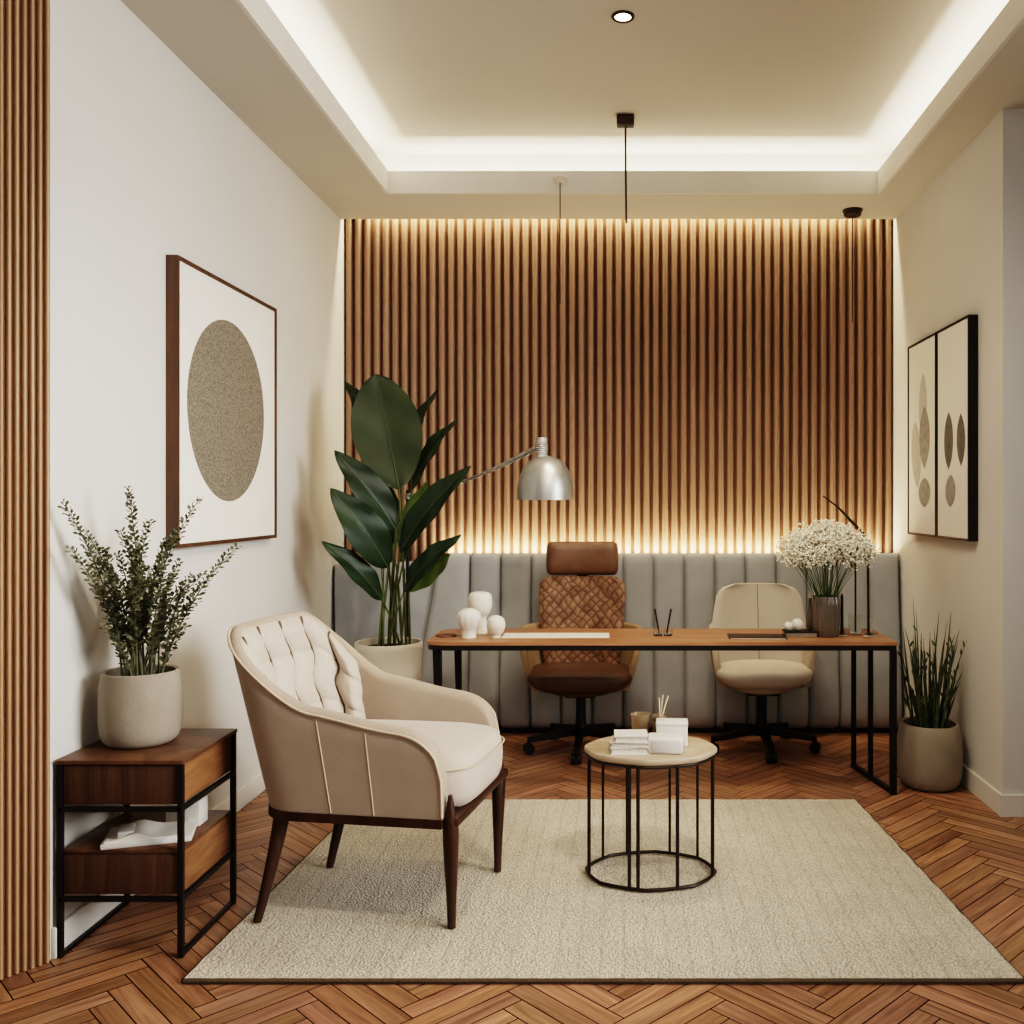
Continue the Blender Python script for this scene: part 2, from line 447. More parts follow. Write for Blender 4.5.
# the angled return in the left corner
P0, P1 = Vector((-.985, 5.19, 0)), Vector((XL+.02, 5.06, 0))
rings = []
for t in [i/14 for i in range(15)]:
    p = P0.lerp(P1, t)+Vector((.03,-.06,0))*math.sin(PI*t)*.6
    q = p+Vector((-.02,.045,0))
    zt = .925-.02*t
    rings.append([Vector((p.x,p.y,.03)), Vector((p.x+.012,p.y-.02,.15)), Vector((p.x,p.y,.8)), Vector((p.x,p.y+.005,zt-.02)), Vector((p.x-.005,p.y+.02,zt)), Vector((q.x,q.y,zt-.01)), Vector((q.x,q.y,.03))])
W(root).loft(rings).build('corner_panel', M['benchp'], root, angle=50)

# ------------------------------------------------------------------ rug
rc_ = [Vector((-1.138,2.455,0)), Vector((1.032,2.455,0)), Vector((.955,3.925,0)), Vector((-1.075,3.925,0))]
root = thing('area_rug', 'cream woven wool rug lying under the armchair and coffee table', 'rug', (0,3.1,0))
mb = W(root); NX, NY = 60, 40
def rp(a, b, z): 
    p = rc_[0].lerp(rc_[1], a).lerp(rc_[3].lerp(rc_[2], a), b); return Vector((p.x, p.y, z))
g = [[rp(i/NX, j/NY, .014+.0012*noise.noise(Vector((i*.5,j*.5,0)))) for i in range(NX+1)] for j in range(NY+1)]
vs = [p for r in g for p in r]
mb.add(vs, [(j*(NX+1)+i, j*(NX+1)+i+1, (j+1)*(NX+1)+i+1, (j+1)*(NX+1)+i) for j in range(NY) for i in range(NX)])
mb.build('woven_pile', M['rug'], root)
mb = W(root)
edge = []
for a, b in ((0,1),(1,2),(2,3),(3,0)):
    for t in range(40): edge.append(rc_[a].lerp(rc_[b], t/40)+Vector((0,0,.0075)))
edge.append(edge[0])
mb.tube(edge, .0072, 6, cap=False); mb.build('edge_binding', M['rugedge'], root)
RUG = .0172

# ------------------------------------------------------------------ tub-shaped shells
def u_curve(xf, xb, hw, r, n, ex=2.6):
    xc = xb+r
    pts = [Vector((xf+(xc-xf)*i/30, -hw, 0)) for i in range(30)]
    for i in range(101):
        a = -PI/2-PI*i/100
        c, s_ = math.cos(a), math.sin(a)
        pts.append(Vector((xc+r*math.copysign(abs(c)**(2/ex), c), hw*math.copysign(abs(s_)**(2/ex), s_), 0)))
    pts += [Vector((xc+(xf-xc)*i/30, hw, 0)) for i in range(1, 31)]
    acc = [0]
    for a, b in zip(pts, pts[1:]): acc.append(acc[-1]+(b-a).length)
    out = []; j = 0
    for k in range(n+1):
        d = acc[-1]*k/n
        while j < len(pts)-2 and acc[j+1] < d: j += 1
        t = (d-acc[j])/max(1e-9, acc[j+1]-acc[j])
        out.append(pts[j].lerp(pts[j+1], min(1, t)))
    return out, acc[-1]
class Tub:
    def __init__(s, bot, top, zb, zmax, ztop, thick, n=96, ex=2.6, taper=1.0):
        s.n = n; s.zb = zb; s.zm = zmax; s.zt = ztop; s.th = thick; s.pw = taper
        s.cb, _ = u_curve(*bot, n, ex); s.ct, s.len = u_curve(*top, n, ex)
    def out(s, i, z):
        h = max(0, (z-s.zb)/(s.zm-s.zb))**s.pw
        p = s.cb[i].lerp(s.ct[i], h); return Vector((p.x, p.y, z))
    def nrm(s, i, z):
        a, b = s.out(max(0,i-1), z), s.out(min(s.n,i+1), z); t = b-a
        return Vector((t.y, -t.x, 0)).normalized()*(-1)*s.sgn()
    def sgn(s):
        a, b = s.cb[0], s.cb[1]; t = b-a; q = Vector((t.y,-t.x,0))*-1
        return 1 if q.y > 0 else -1
    def inn(s, i, z, extra=0):
        return s.out(i, z)+s.nrm(i, z)*(s.th(i/s.n) if callable(s.th) else s.th)+s.nrm(i, z)*extra
    def mesh(s, mb, zb_in=None):
        rings = []
        for i in range(s.n+1):
            zt = s.zt(i/s.n, s.len); o = []
            tw = (s.th(i/s.n) if callable(s.th) else s.th); r = tw/2
            zs = [s.zb+(zt-r-s.zb)*k/6 for k in range(7)]
            o += [s.out(i, z) for z in zs]
            zc = zt-r; a = s.out(i, zc); nn = s.nrm(i, zc)
            for k in range(1, 7):
                q = PI*k/7
                o.append(a+nn*(r-r*math.cos(q))+Vector((0,0,r*math.sin(q))))
            o += [s.out(i, z)+nn*tw for z in reversed(zs)]
            rings.append(o)
        mb.loft(rings)
        return mb
def smooth(a, b, x):
    t = max(0, min(1, (x-a)/(b-a))); return t*t*(3-2*t)

def cushion(mb, xf, xb, hw, z0, z1, crown=.02, ex=5, n=64, taper=0.0, bowl=0):
    # a flat upholstered pad: stacked superellipse outlines
    cx, rx = (xf+xb)/2, (xf-xb)/2; h = z1-z0
    prof = [(.90,0),(.965,.10),(.99,.25),(1,.5),(.99,.72),(.965,.86),(.92,.94),(.80,1.0),(.55,1.0+crown*.6/h),(.28,1.0+crown*.9/h),(.04,1.0+crown/h)]
    if bowl: prof = [(.62,0),(.76,.07),(.87,.20),(.95,.38),(.99,.58)]+prof[4:]
    rings = []
    for k, t in prof:
        ring = []
        for i in range(n):
            a = 2*PI*i/n; c, s_ = math.cos(a), math.sin(a)
            x = math.copysign(abs(c)**(2/ex), c); y = math.copysign(abs(s_)**(2/ex), s_)
            kk = k
            ring.append(Vector((cx+rx*x*kk, hw*y*kk*(1-taper*(1-x)/2), z0+h*t)))
        rings.append(ring)
    return mb.loft(rings)

# ------------------------------------------------------------------ armchair
root = thing('armchair', 'beige upholstered tub armchair with tufted back on dark wooden legs', 'armchair', (-.728, 3.02, RUG), math.radians(-9))
zb = .318
def arm_z(s_, ln):
    d = min(s_, 1-s_)*ln            # distance along the edge from the arm front
    z = .578+.055*smooth(.10, .50, d)+.219*smooth(.42, .78, d)
    R = .15
    if d < R: z -= R*.85*(1-math.sqrt(max(0, 1-(1-d/R)**2)))
    return z
tub = Tub((.255, -.335, .275, .18), (.255, -.455, .322, .19), zb, .852, arm_z, lambda s_: .062-.030*smooth(.20,.36,s_ if s_ < .5 else 1-s_), 110, 3.4)
tub.mesh(MB()).build('shell', M['beige'], root, angle=70)
# piping along the outer top edge, down the arm fronts, and the two panel seams
mb = MB()
path = [tub.out(0, z) for z in (zb+.01, zb+.06, .40)]
for i in range(0, tub.n+1):
    zt = tub.zt(i/tub.n, tub.len); r = tub.th(i/tub.n)/2
    p = tub.out(i, zt-r*.45); path.append(p-tub.nrm(i, zt)*.001+Vector((0,0,0)))
path += [tub.out(tub.n, z) for z in (.40, zb+.06, zb+.01)]
mb.tube(path, .0042, 6); mb.build('piping', M['piping'], root)
for i in (14, 23, tub.n-23, tub.n-14):
    zt = tub.zt(i/tub.n, tub.len)
    MB().tube([tub.out(i, zb+.005+(zt-.035-zb)*k/8) for k in range(9)], .0022, 6).build('seam', M['seam'], root)
# tufted inner back
mb = MB(); n0, n1 = int(tub.n*.24), int(tub.n*.745); cols = 7; NU = 168; NV = 60
grid = []
for j in range(NV+1):
    row = []
    v = j/NV
    for i in range(NU+1):
        u = i/NU; fi = n0+(n1-n0)*u; i0 = int(fi); fr = fi-i0; i1 = min(i0+1, tub.n)
        zt = tub.zt(fi/tub.n, tub.len)
        z = .42+(zt-.012-.42)*v
        def pin(i): return tub.inn(i, z, 0)
        p = pin(i0).lerp(pin(i1), fr); nn = tub.nrm(i0, z).lerp(tub.nrm(i1, z), fr).normalized()
        wv = .13*math.sin(v*2*PI*2.4+.6)
        cu = (u*cols+wv) % 1.0
        ch = max(0, 1-abs(2*cu-1)**2.6)**.6
        vv = (v*2.4+.25) % 1.0
        ro = .50+.50*math.sqrt(max(0, 1-abs(2*vv-1)**3))
        ed = smooth(0, .06, min(u, 1-u))*min(1, ((1-v)*11)**.6)
        row.append(p+nn*(-.006+ed*(.008+.036*ch*ro)))
    grid.append(row)
vs = [p for r in grid for p in r]
mb.add(vs, [(j*(NU+1)+i, j*(NU+1)+i+1, (j+1)*(NU+1)+i+1, (j+1)*(NU+1)+i) for j in range(NV) for i in range(NU)])
tb = mb.build('tufted_backrest', M['beigel'], root, angle=80)
for c_ in range(1, cols):
    line = []
    for j in range(3, NV):
        v = j/NV; u = (c_-.13*math.sin(v*2*PI*2.4+.6))/cols
        fu = u*NU; iu = int(fu); fi = n0+(n1-n0)*u; i0 = int(fi)
        line.append(grid[j][iu].lerp(grid[j][iu+1], fu-iu)+tub.nrm(i0, .7)*.0045)
    for _ in range(2): line = [line[0]]+[(a+b*2+c)/4 for a, b, c in zip(line, line[1:], line[2:])]+[line[-1]]
    MB().tube(line, .0046, 6).build('tuft_seam_shade', M['tuftshade'], tb)  # dark tube stands in for the shade along each tufted seam
cushion(MB(), .318, -.30, .232, .322, .490, .022, 5, 80, .04).build('seat_cushion', M['beigel'], root, angle=60)
mb = MB(); ring = []
for i in range(81):
    a = 2*PI*i/80; c, s_ = math.cos(a), math.sin(a)
    ring.append(Vector((.009+.312*math.copysign(abs(c)**.4, c), .2335*math.copysign(abs(s_)**.4, s_)*(1-.02*(1-c))  , .445)))
mb.tube(ring, .0028, 6); mb.build('cushion_piping', M['piping'], root)
# wooden seat frame following the outline, legs
fr = [p for p in tub.cb]
mb = MB(); rr = []
for i, p in enumerate(fr):
    nn = tub.nrm(i, zb); q = p-nn*.004
    rr.append([Vector((q.x,q.y,zb-.024)), Vector((q.x,q.y,zb+.002)), Vector((q.x+nn.x*.06,q.y+nn.y*.06,zb+.002)), Vector((q.x+nn.x*.06,q.y+nn.y*.06,zb-.024))])
mb.loft(rr); mb.box((.245,-.262,zb-.024),(.298,.262,zb+.006), .008); mb.box((-.24,-.225,zb-.02),(.27,.225,zb+.012))
mb.build('seat_frame', M['darkwood'], root)
for (x, y, sx, sy, top) in ((.272,-.252,.0,.02,.385),(.272,.246,.012,-.11,.385),(-.262,-.222,-.040,-.12,.305),(-.25,.195,-.035,-.11,.305)):
    pts = []; rs = []
    for k in range(9):
        t = k/8; z = top*(1-t)
        pts.append(Vector((x+sx*t**1.4, y+(-sy if x > 0 else sy)*0+sy*t*.6, z)))
        rs.append((.024-.012*t) if x < 0 else (.006+.017*smooth(0,.25,t)-.011*smooth(.25,1,t)))
    MB().tube(pts, rs, 14).build('leg', M['darkwood'], root)

# ------------------------------------------------------------------ side table
TX, TX_, TYa, TYb, TH = -1.548, -1.205, 2.592, 2.95, .54
root = thing('side_table', 'low walnut side table with black metal frame and open shelf against the left wall', 'side table', (-1.37, 2.735, 0))
def bar2(mb, a, b, w): return mb.bar(a, b, w)
W(root).box((TX-.004,TYa-.004,TH-.012),(TX_+.004,TYb+.004,TH), .002).build('table_top', M['walnut'], root)
def sidebox(z0, z1, nm):
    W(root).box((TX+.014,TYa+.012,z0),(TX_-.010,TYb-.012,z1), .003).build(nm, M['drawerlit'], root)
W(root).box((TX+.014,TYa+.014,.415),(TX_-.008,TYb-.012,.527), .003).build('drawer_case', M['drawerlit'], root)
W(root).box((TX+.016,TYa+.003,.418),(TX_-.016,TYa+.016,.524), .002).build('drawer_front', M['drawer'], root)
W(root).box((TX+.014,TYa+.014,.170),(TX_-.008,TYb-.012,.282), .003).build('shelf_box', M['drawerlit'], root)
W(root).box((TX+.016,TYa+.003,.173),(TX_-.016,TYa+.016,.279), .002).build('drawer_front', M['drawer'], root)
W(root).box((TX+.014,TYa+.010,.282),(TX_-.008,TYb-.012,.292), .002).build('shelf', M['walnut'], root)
for (x, y) in ((TX+.007,TYa+.005),(TX_-.006,TYa+.005),(TX+.007,TYb-.006),(TX_-.006,TYb-.006)):
    W(root).box((x-.007,y-.007,0),(x+.007,y+.007,TH-.010)).build('leg', M['black'], root)
for z in (.405, .160):
    mb = W(root)
    mb.box((TX+.006,TYa-.002,z-.006),(TX_-.006,TYa+.010,z+.006))
    mb.build('rail', M['black'], root)
    W(root).box((TX_-.012,TYa+.005,z-.006),(TX_,TYb-.006,z+.006)).build('rail', M['black'], root)
W(root).box((TX_-.013,TYa+.004,0),(TX_-.001,TYb-.004,.012)).build('floor_rail', M['black'], root)
W(root).box((TX+.001,TYa+.004,.0),(TX+.013,TYb-.004,.012)).build('floor_rail', M['black'], root)

# open magazine, book and box on its shelf
mb = MB()
mb.box((-.115,-.075,0),(.115,.075,.016), .004, mtx=Matrix.Rotation(math.radians(18),4,'Z'))
root = thing('paperback_book', 'white covered book lying flat on the side table shelf', 'book', (-1.345, 2.70, .292))
mb.build('cover', M['bookw'], root)
mb2 = MB(); R18 = Matrix.Rotation(math.radians(18),4,'Z')
root2 = thing('magazine', 'pale magazine with curled cover lying on the white book', 'magazine', (-1.352, 2.69, .308))
rings = []
for i in range(13):
    x = -.095+.19*i/12; z = .004+.016*math.exp(-((x+.02)/.035)**2)
    rings.append([R18 @ Vector((x,-.062,0)), R18 @ Vector((x,.062,0)), R18 @ Vector((x,.062,z)), R18 @ Vector((x,-.062,z))])
mb2.loft(rings).build('cover', M['paper'], root2)
MB().box((-.07,-.045,.006),(-.03,.03,.0245), .004, mtx=Matrix.Rotation(math.radians(24),4,'Z')).build('cover_photo', M['bookg'], root2)
root = thing('small_box', 'small pale cardboard box at the rear of the side table shelf', 'box', (-1.295, 2.815, .292))
MB().box((-.05,-.03,0),(.05,.03,.075), .004).build('box_body', M['bookw'], root)
MB().box((-.048,-.031,.012),(.0,-.029,.063)).build('box_panel', M['stone'], root)

# ------------------------------------------------------------------ pots
def pot_profile(r, h, bevel=.35, neck=.93, wall=.012):
    p = [(.001,0),(r*.66,0),(r*.78,h*.012),(r*.90,h*.07),(r*.97,h*.17),(r,h*.32),(r,h*.60),(r*.985,h*.80),(r*neck,h*.985),(r*neck-.004,h)]
    p += [(r*neck-wall,h-.003),(r*neck-wall,h*.86),(.001,h*.86)]
    return p
def leaf_quad(mb, p, d, up, L_, w):
    d = d.normalized(); s_ = d.cross(up)
    s_ = s_.normalized() if s_.length > 1e-4 else d.orthogonal().normalized()
    q = s_.cross(d)*.15*L_
    mb.add([p, p+d*L_*.3+s_*w*.42, p+d*L_*.68+s_*w*.46+q, p+d*L_+q*.6, p+d*L_*.68-s_*w*.46+q, p+d*L_*.3-s_*w*.42], [(0,1,2,3,4,5)])

def bez(a, b, c, n):
    return [a*(1-t)**2+b*2*t*(1-t)+c*t*t for t in [i/n for i in range(n+1)]]

# pot of branches on the side table
PB = Vector((-1.416, 2.785, TH))
root = thing('potted_branches', 'rounded grey-beige pot of small-leaved branches on the side table', 'potted plant', PB)
MB().lathe(pot_profile(.112, .212), 56).build('pot', M['stone'], root)
MB().lathe([(.001,.17),(.10,.17),(.10,.184),(.001,.188)], 32).build('soil', M['soil'], root)
tips = [(62,502,2.56),(70,548,2.55),(128,487,2.72),(104,548,2.66),(168,538,2.80),(200,498,2.85),(238,546,2.90),(180,560,2.75),(186,585,2.72),(150,566,2.88),(120,530,2.75),(205,572,2.84),(92,585,2.62),(112,600,2.72),(140,545,2.66),(158,590,2.7),(196,600,2.8),(84,530,2.60),(132,575,2.62),(172,575,2.90),(102,625,2.64),(185,625,2.70),(150,520,2.74),(98,560,2.68),(118,552,2.75),(162,556,2.7),(128,538,2.8),(176,530,2.82),(108,580,2.66),(145,565,2.64),(192,575,2.84)]
for k, (u, v, Y) in enumerate(tips):
    c = at(u, v, Y)-PB; rad = .06*math.sqrt(random.random()); an = random.random()*2*PI
    a = Vector((rad*math.cos(an)+.15*c.x*.4, rad*math.sin(an)+.05*c.y, .182))
    mid = Vector((a.x+(c.x-a.x)*.28, a.y+(c.y-a.y)*.28, a.z+(c.z-a.z)*.62))
    pts = bez(a, mid, c, 24)
    mb = MB(); mb.tube(pts, [.0032*(1-i/24*.75) for i in range(25)], 5)
    ln = sum((q-p).length for p, q in zip(pts, pts[1:])); nl = int(ln/.0045)
    for j in range(nl):
        t = .26+.74*(j+random.random()*.5)/nl; i = min(23, int(t*24)); p = pts[i].lerp(pts[i+1], t*24-i)
        tg = (pts[i+1]-pts[i]).normalized()
        an = j*2.4+random.random()*.6; o = tg.orthogonal().normalized(); o = Matrix.Rotation(an, 3, tg) @ o
        d = (o*1.0+tg*.55).normalized(); sc = (.75+.5*random.random())*(1.05-.45*t)
        p2 = p+o*random.random()*.006
        leaf_quad(mb, p2, d, Vector((random.uniform(-1,1),random.uniform(-1,1),1)), .0215*sc, .0145*sc)
    o = mb.build('branch', M['euc'], root)

# big paddle-leaved plant
PP = Vector((-1.135, 4.585, 0))
root = thing('paddle_leaf_plant', 'tall plant with broad dark paddle leaves in a white pot behind the armchair', 'potted plant', PP)
MB().lathe([(.001,0),(.118,0),(.128,.008),(.146,.25),(.160,.54),(.161,.562),(.157,.568),(.150,.566),(.147,.53),(.001,.53)], 56).build('pot', M['whitepot'], root)
MB().lathe([(.001,.515),(.146,.515),(.146,.536),(.001,.545)], 32).build('soil', M['soil'], root)
def paddle(base, tip, w, face, bend, fold, m, ribm, nm='leaf'):
    base, tip = Vector(base), Vector(tip); ax = tip-base; L_ = ax.length; d = ax.normalized()
    s_ = d.cross(Vector(face)).normalized(); nf = s_.cross(d).normalized()
    if nf.dot(Vector(face)) < 0: nf = -nf
    NR = 24; NS = 6; vs = []; rib = []
    for i in range(NR+1):
        t = i/NR
        wd = w*.5*(math.sin(PI*min(1, t**(1.12 if m is M['leafb'] else .86)))**(.58 if m is M['leafb'] else .75) if 0 < t < 1 else 0)*(1.05-.12*t)
        c = base+d*L_*t+nf*bend*math.sin(PI*t)*1.0
        for j in range(-NS, NS+1):
            q = j/NS
            vs.append(c+s_*wd*q+nf*(fold*wd*abs(q)+.006*math.sin(t*16+q*3)*abs(q)))
        rib.append(c-nf*.0005)
    n = 2*NS+1
    fs = [(i*n+j, i*n+j+1, (i+1)*n+j+1, (i+1)*n+j) for i in range(NR) for j in range(n-1)]
    mb = W(root); mb.add(vs, fs); o = mb.build(nm, m, root, angle=80)
    mb = W(root); mb.tube(rib[:-1], [.0048*(1-i/NR)+.001 for i in range(NR)], 6); mb.build('midrib', ribm, o)
    return o
LV = [  # base px, base Y, tip px, tip Y, width px, facing, bend, fold, material
    ((399,490),4.50,(376,374),4.55,70,(.25,-1,.15),-.03,.10,'leafb'),
    ((396,530),4.52,(334,450),4.42,34,(.5,-1,.45),.03,.25,'leaf'),
    ((388,568),4.50,(330,488),4.36,40,(.45,-1,.4),.04,.22,'leaf'),
    ((382,600),4.50,(321,541),4.34,25,(.5,-1,.7),.04,.22,'leaf'),
    ((400,552),4.52,(471,466),4.50,32,(-.5,-1,.35),.04,.25,'leaf'),
    ((404,592),4.48,(461,535),4.40,26,(-.4,-1,.7),.03,.2,'leaf'),
    ((409,592),4.50,(450,553),4.44,26,(.5,-1,-.5),-.02,.1,'leafl'),
    ((404,470),4.66,(437,390),4.74,20,(-.7,-1,.3),.03,.3,'leaf'),
    ((412,490),4.64,(457,419),4.74,22,(-.7,-1,.4),.03,.3,'leaf'),
    ((375,440),4.68,(345,381),4.76,20,(.7,-1,.3),.03,.3,'leaf'),
    ((404,560),4.62,(428,480),4.70,26,(-.6,-1,.3),.03,.3,'leafl'),
    ((392,545),4.66,(372,470),4.72,36,(.3,-1,.3),.02,.2,'leaf'),
]
for k, (bp, by, tp, ty, wpx, fc, bd, fo, mk) in enumerate(LV):
    b = at(bp[0], bp[1], by); t = at(tp[0], tp[1], ty)
    w = wpx*4.5/F
    paddle(b, t, w, fc, bd, fo, M[mk], M['rib'])
    a0 = Vector((PP.x+.10*math.cos(k*2.1)*.6+(b.x-PP.x)*.35, PP.y+.05*math.sin(k*2.1), .535))
    mid = Vector((a0.x+(b.x-a0.x)*.35, a0.y+(b.y-a0.y)*.4, a0.z+(b.z-a0.z)*.55))
    W(root).tube(bez(a0, mid, b, 14), [.0066-.003*i/14 for i in range(15)], 8).build('stalk', M['stalk'], root)
for k in range(9):
    x = PP.x+random.uniform(-.08,.09); y = PP.y+random.uniform(-.07,.07)
    a0 = Vector((x,y,.535)); b = Vector((PP.x+(x-PP.x)*.6+random.uniform(-.02,.05), y, random.uniform(.78,1.0)))
    W(root).tube(bez(a0, (a0+b)/2+Vector((random.uniform(-.02,.02),0,0)), b, 8), [.0055-.003*i/8 for i in range(9)], 8).build('stalk', M['stalk'], root)

# spiky plant by the right wall
PG = Vector((1.338, 4.16, 0))
root = thing('spiky_grass_plant', 'spiky upright grass plant in a rounded grey pot by the right wall', 'potted plant', PG)
MB().lathe(pot_profile(.138, .278, neck=.90, wall=.014), 56).build('pot', M['greypot'], root)
MB().lathe([(.001,.22),(.118,.22),(.118,.244),(.001,.25)], 32).build('soil', M['soil'], root)
mb = MB()
gt = [(913,597),(916,610),(905,628),(939,613),(951,612),(947,622),(960,640),(949,680),(899,645),(930,632),(925,650),(957,690),(902,672),(920,640),(934,655),(944,640),(910,655),(968,640)]
gt += [(random.uniform(896,966), random.uniform(625,695)) for _ in range(38)]
for (u, v) in gt:
    Y = 4.15+random.uniform(-.10,.08); c = at(u, v, Y)-PG; c.x = min(c.x, .148)
    a = Vector((max(-.065,min(.065,c.x*.35+random.uniform(-.02,.02))), random.uniform(-.06,.06), .245))
    mid = Vector((a.x*.6+c.x*.4, a.y, a.z+(c.z-a.z)*.55))
    pts = bez(a, mid, c, 10); w = random.uniform(.0030,.0058)
    mb.tube(pts, [w*(.75+.4*math.sin(PI*i/10))*(1-.8*(i/10)**3) for i in range(11)], 5)
    if random.random() < .6:
        for j in range(3):
            p = pts[random.randint(5,9)]
            leaf_quad(mb, p, Vector((random.uniform(-.6,.6),random.uniform(-.6,.6),1)), Vector((0,1,0)), .035, .009)
struct(mb.build('foliage', M['blade'], root), 'stuff') if False else mb.build('foliage', M['blade'], root)

# ------------------------------------------------------------------ desk
DX0, DX1, DY0, DY1, DZ = -.845, 1.158, 4.02, 4.45, .648
root = thing('writing_desk', 'long slim wooden desk with black metal legs in front of two swivel chairs', 'desk', (.15, 4.23, 0))
def slab(mb, z0, z1, ins):
    r = .09; out = []
    x0_, x1_, y0_, y1_ = DX0+ins, DX1-ins, DY0+ins, DY1-ins
    for k in range(9): a = PI+PI/2*k/8; out.append((x0_+r+r*math.cos(a), y0_+r*.6+r*.6*math.sin(a)))
    out += [(x1_, y0_), (x1_, y1_)]
    for k in range(9): a = PI/2+PI/2*k/8; out.append((x0_+r+r*math.cos(a), y1_-r*.6+r*.6*math.sin(a)))
    return mb.loft([[Vector((x,y,z)) for x,y in out] for z in (z0,z1)])
slab(W(root), DZ-.014, DZ, 0).build('desk_top', M['desk'], root, angle=30)
slab(W(root), DZ-.036, DZ-.014, .004).build('under_frame', M['black'], root, angle=30)
for (x, y, w) in ((DX0+.045, DY0+.05, .034),(DX0+.075, DY1-.05, .03)):
    W(root).bar((x,y,DZ-.036),(x+.012,y,0), w, w, .018, .018).build('leg', M['black'], root)
t = .022; xr = DX1-.013
for y, w in ((DY0+.014,.026),((DY0+DY1)/2+.02,.018),(DY1-.014,.018)):
    xx = xr-.075*(y-DY0)/(DY1-DY0)
    W(root).box((xx-w/2,y-t/2,0),(xx+w/2,y+t/2,DZ-.036)).build('leg', M['black'], root)
W(root).bar((xr,DY0+.006,.010),(xr-.075,DY1-.006,.010), .020, .020).build('floor_rail', M['black'], root)

# ------------------------------------------------------------------ swivel chairs
def star_base(root, zseat, rleg=.25, legs=(180+5, -5, -92, 60, 125), colm=.024):
    MB().lathe([(.001,.07),(.034,.07),(.034,.10),(.030,.12),(.026,zseat-.14),(colm,zseat-.10),(colm,zseat),(.001,zseat)], 24).build('gas_column', M['black'], root)
    MB().box((-.07,-.075,zseat-.012),(.08,.075,zseat+.012), .006).build('tilt_plate', M['black'], root)
    for a in legs:
        # angles are in the plane of the floor, 0 = the sitter's left (+X of the place once turned)
        d = Vector((math.cos(math.radians(a+90)), math.sin(math.radians(a+90)), 0))
        st = d*.018+Vector((0,0,.098)); en = d*rleg+Vector((0,0,.068))
        lg = MB().bar(st, en, .040, .036, .024, .028).build('base_leg', M['black'], root)
        w = MB(); sd = Vector((-d.y,d.x,0))
        for s_ in (-1,1):
            c = d*(rleg-.004)+sd*.014*s_+Vector((0,0,.0262))
            rings = []
            for off in (-.009,.009):
                rings.append([c+sd*off+(d*math.cos(2*PI*k/18)+Vector((0,0,1))*math.sin(2*PI*k/18))*.026 for k in range(18)])
            w.loft(rings)
        w.tube([d*(rleg-.004)+sd*.025+Vector((0,0,.0262)), d*(rleg-.004)-sd*.025+Vector((0,0,.0262))], .006, 8)
        w.tube([d*(rleg-.004)+Vector((0,0,.03)), d*(rleg-.004)+Vector((0,0,.07))], .008, 8)
        w.build('caster', M['black'], lg)

def pad(mb, rows, th, nseg=24, bulge=.018):
    # an upright pad: rows of (z, half width, x, corner) outlines from bottom to top, thickness along x
    rings = []
    for (z, hw, x, cv) in rows:
        ring = []
        for i in range(nseg+1):
            q = -1+2*i/nseg; ring.append(Vector((x+cv*(abs(q)**2)+bulge*(1-q*q)*.0+th/2*(1-abs(q)**6)**.5, hw*q, z)))
        for i in range(nseg-1, 0, -1):
            q = -1+2*i/nseg; ring.append(Vector((x+cv*(abs(q)**2)-th/2*(1-abs(q)**6)**.5, hw*q, z)))
        rings.append(ring)
    return mb.loft(rings)

# brown executive chair (forward is local +x)
root = thing('executive_chair', 'brown leather high-back swivel chair with quilted back and headrest', 'office chair', (-.216, 4.76, 0), -PI/2)
def ez(s_, ln):
    d = min(s_, 1-s_)*ln
    z = .615+.03*smooth(.3,.6,d); R = .20
    if d < R: z -= R*.9*(1-math.sqrt(max(0, 1-(1-d/R)**2)))
    return z
t2 = Tub((.10,-.20,.225,.20), (.14,-.23,.318,.24), .315, .65, ez, .030, 80, 2.5, .55)
t2.mesh(MB()).build('arm_shell', M['tan'], root, angle=70)
cushion(MB(), .235, -.20, .262, .308, .415, .014, 3.4, 64, 0, 1).build('seat', M['leatherd'], root, angle=60)
rows = []
for k in range(17):
    t = k/16; z = .40+.455*t
    hw = .192+.030*math.sin(PI*min(1,t*1.1)*.5)-.012*smooth(.85,1,t)
    hw *= (1-.16*(1-math.sqrt(max(0, 1-max(0,(t-.93)/.07)**2))))
    rows.append((z, hw, -.115-.06*t, .035))
pad(MB(), rows, .055).build('quilted_back', M['woven'], root, angle=60)
rows = []
for k in range(21):
    t = k/20; e = math.sqrt(max(0, 1-abs(2*t-1)**4))
    rows.append((.862+.172*t, .165+.022*e, -.175-.015*t+.004, .02))
rows = [(z, hw*(.985 if i in (0,20) else 1), x, cv) for i, (z, hw, x, cv) in enumerate(rows)]
mb = MB(); rings = []
for i, (z, hw, x, cv) in enumerate(rows):
    t = i/20; th = .018+.07*math.sqrt(max(0, 1-abs(2*t-1)**3))
    ring = []
    for q in [-1+2*j/28 for j in range(29)]: ring.append(Vector((x+cv*q*q+th/2*(1-abs(q)**8)**.5, hw*q, z)))
    for q in [1-2*j/28 for j in range(1,28)]: ring.append(Vector((x+cv*q*q-th/2*(1-abs(q)**8)**.5, hw*q, z)))
    rings.append(ring)
mb.loft(rings).build('headrest', M['leather'], root, angle=60)
MB().box((-.20,-.03,.80),(-.186,.03,.90), .004).build('headrest_bracket', M['black'], root)
MB().lathe([(.001,.285),(.12,.285),(.16,.295),(.17,.312),(.001,.312)], 40).build('seat_pan', M['leatherd'], root)
star_base(root, .285, .27, (198, 126, -92, -20, 54))

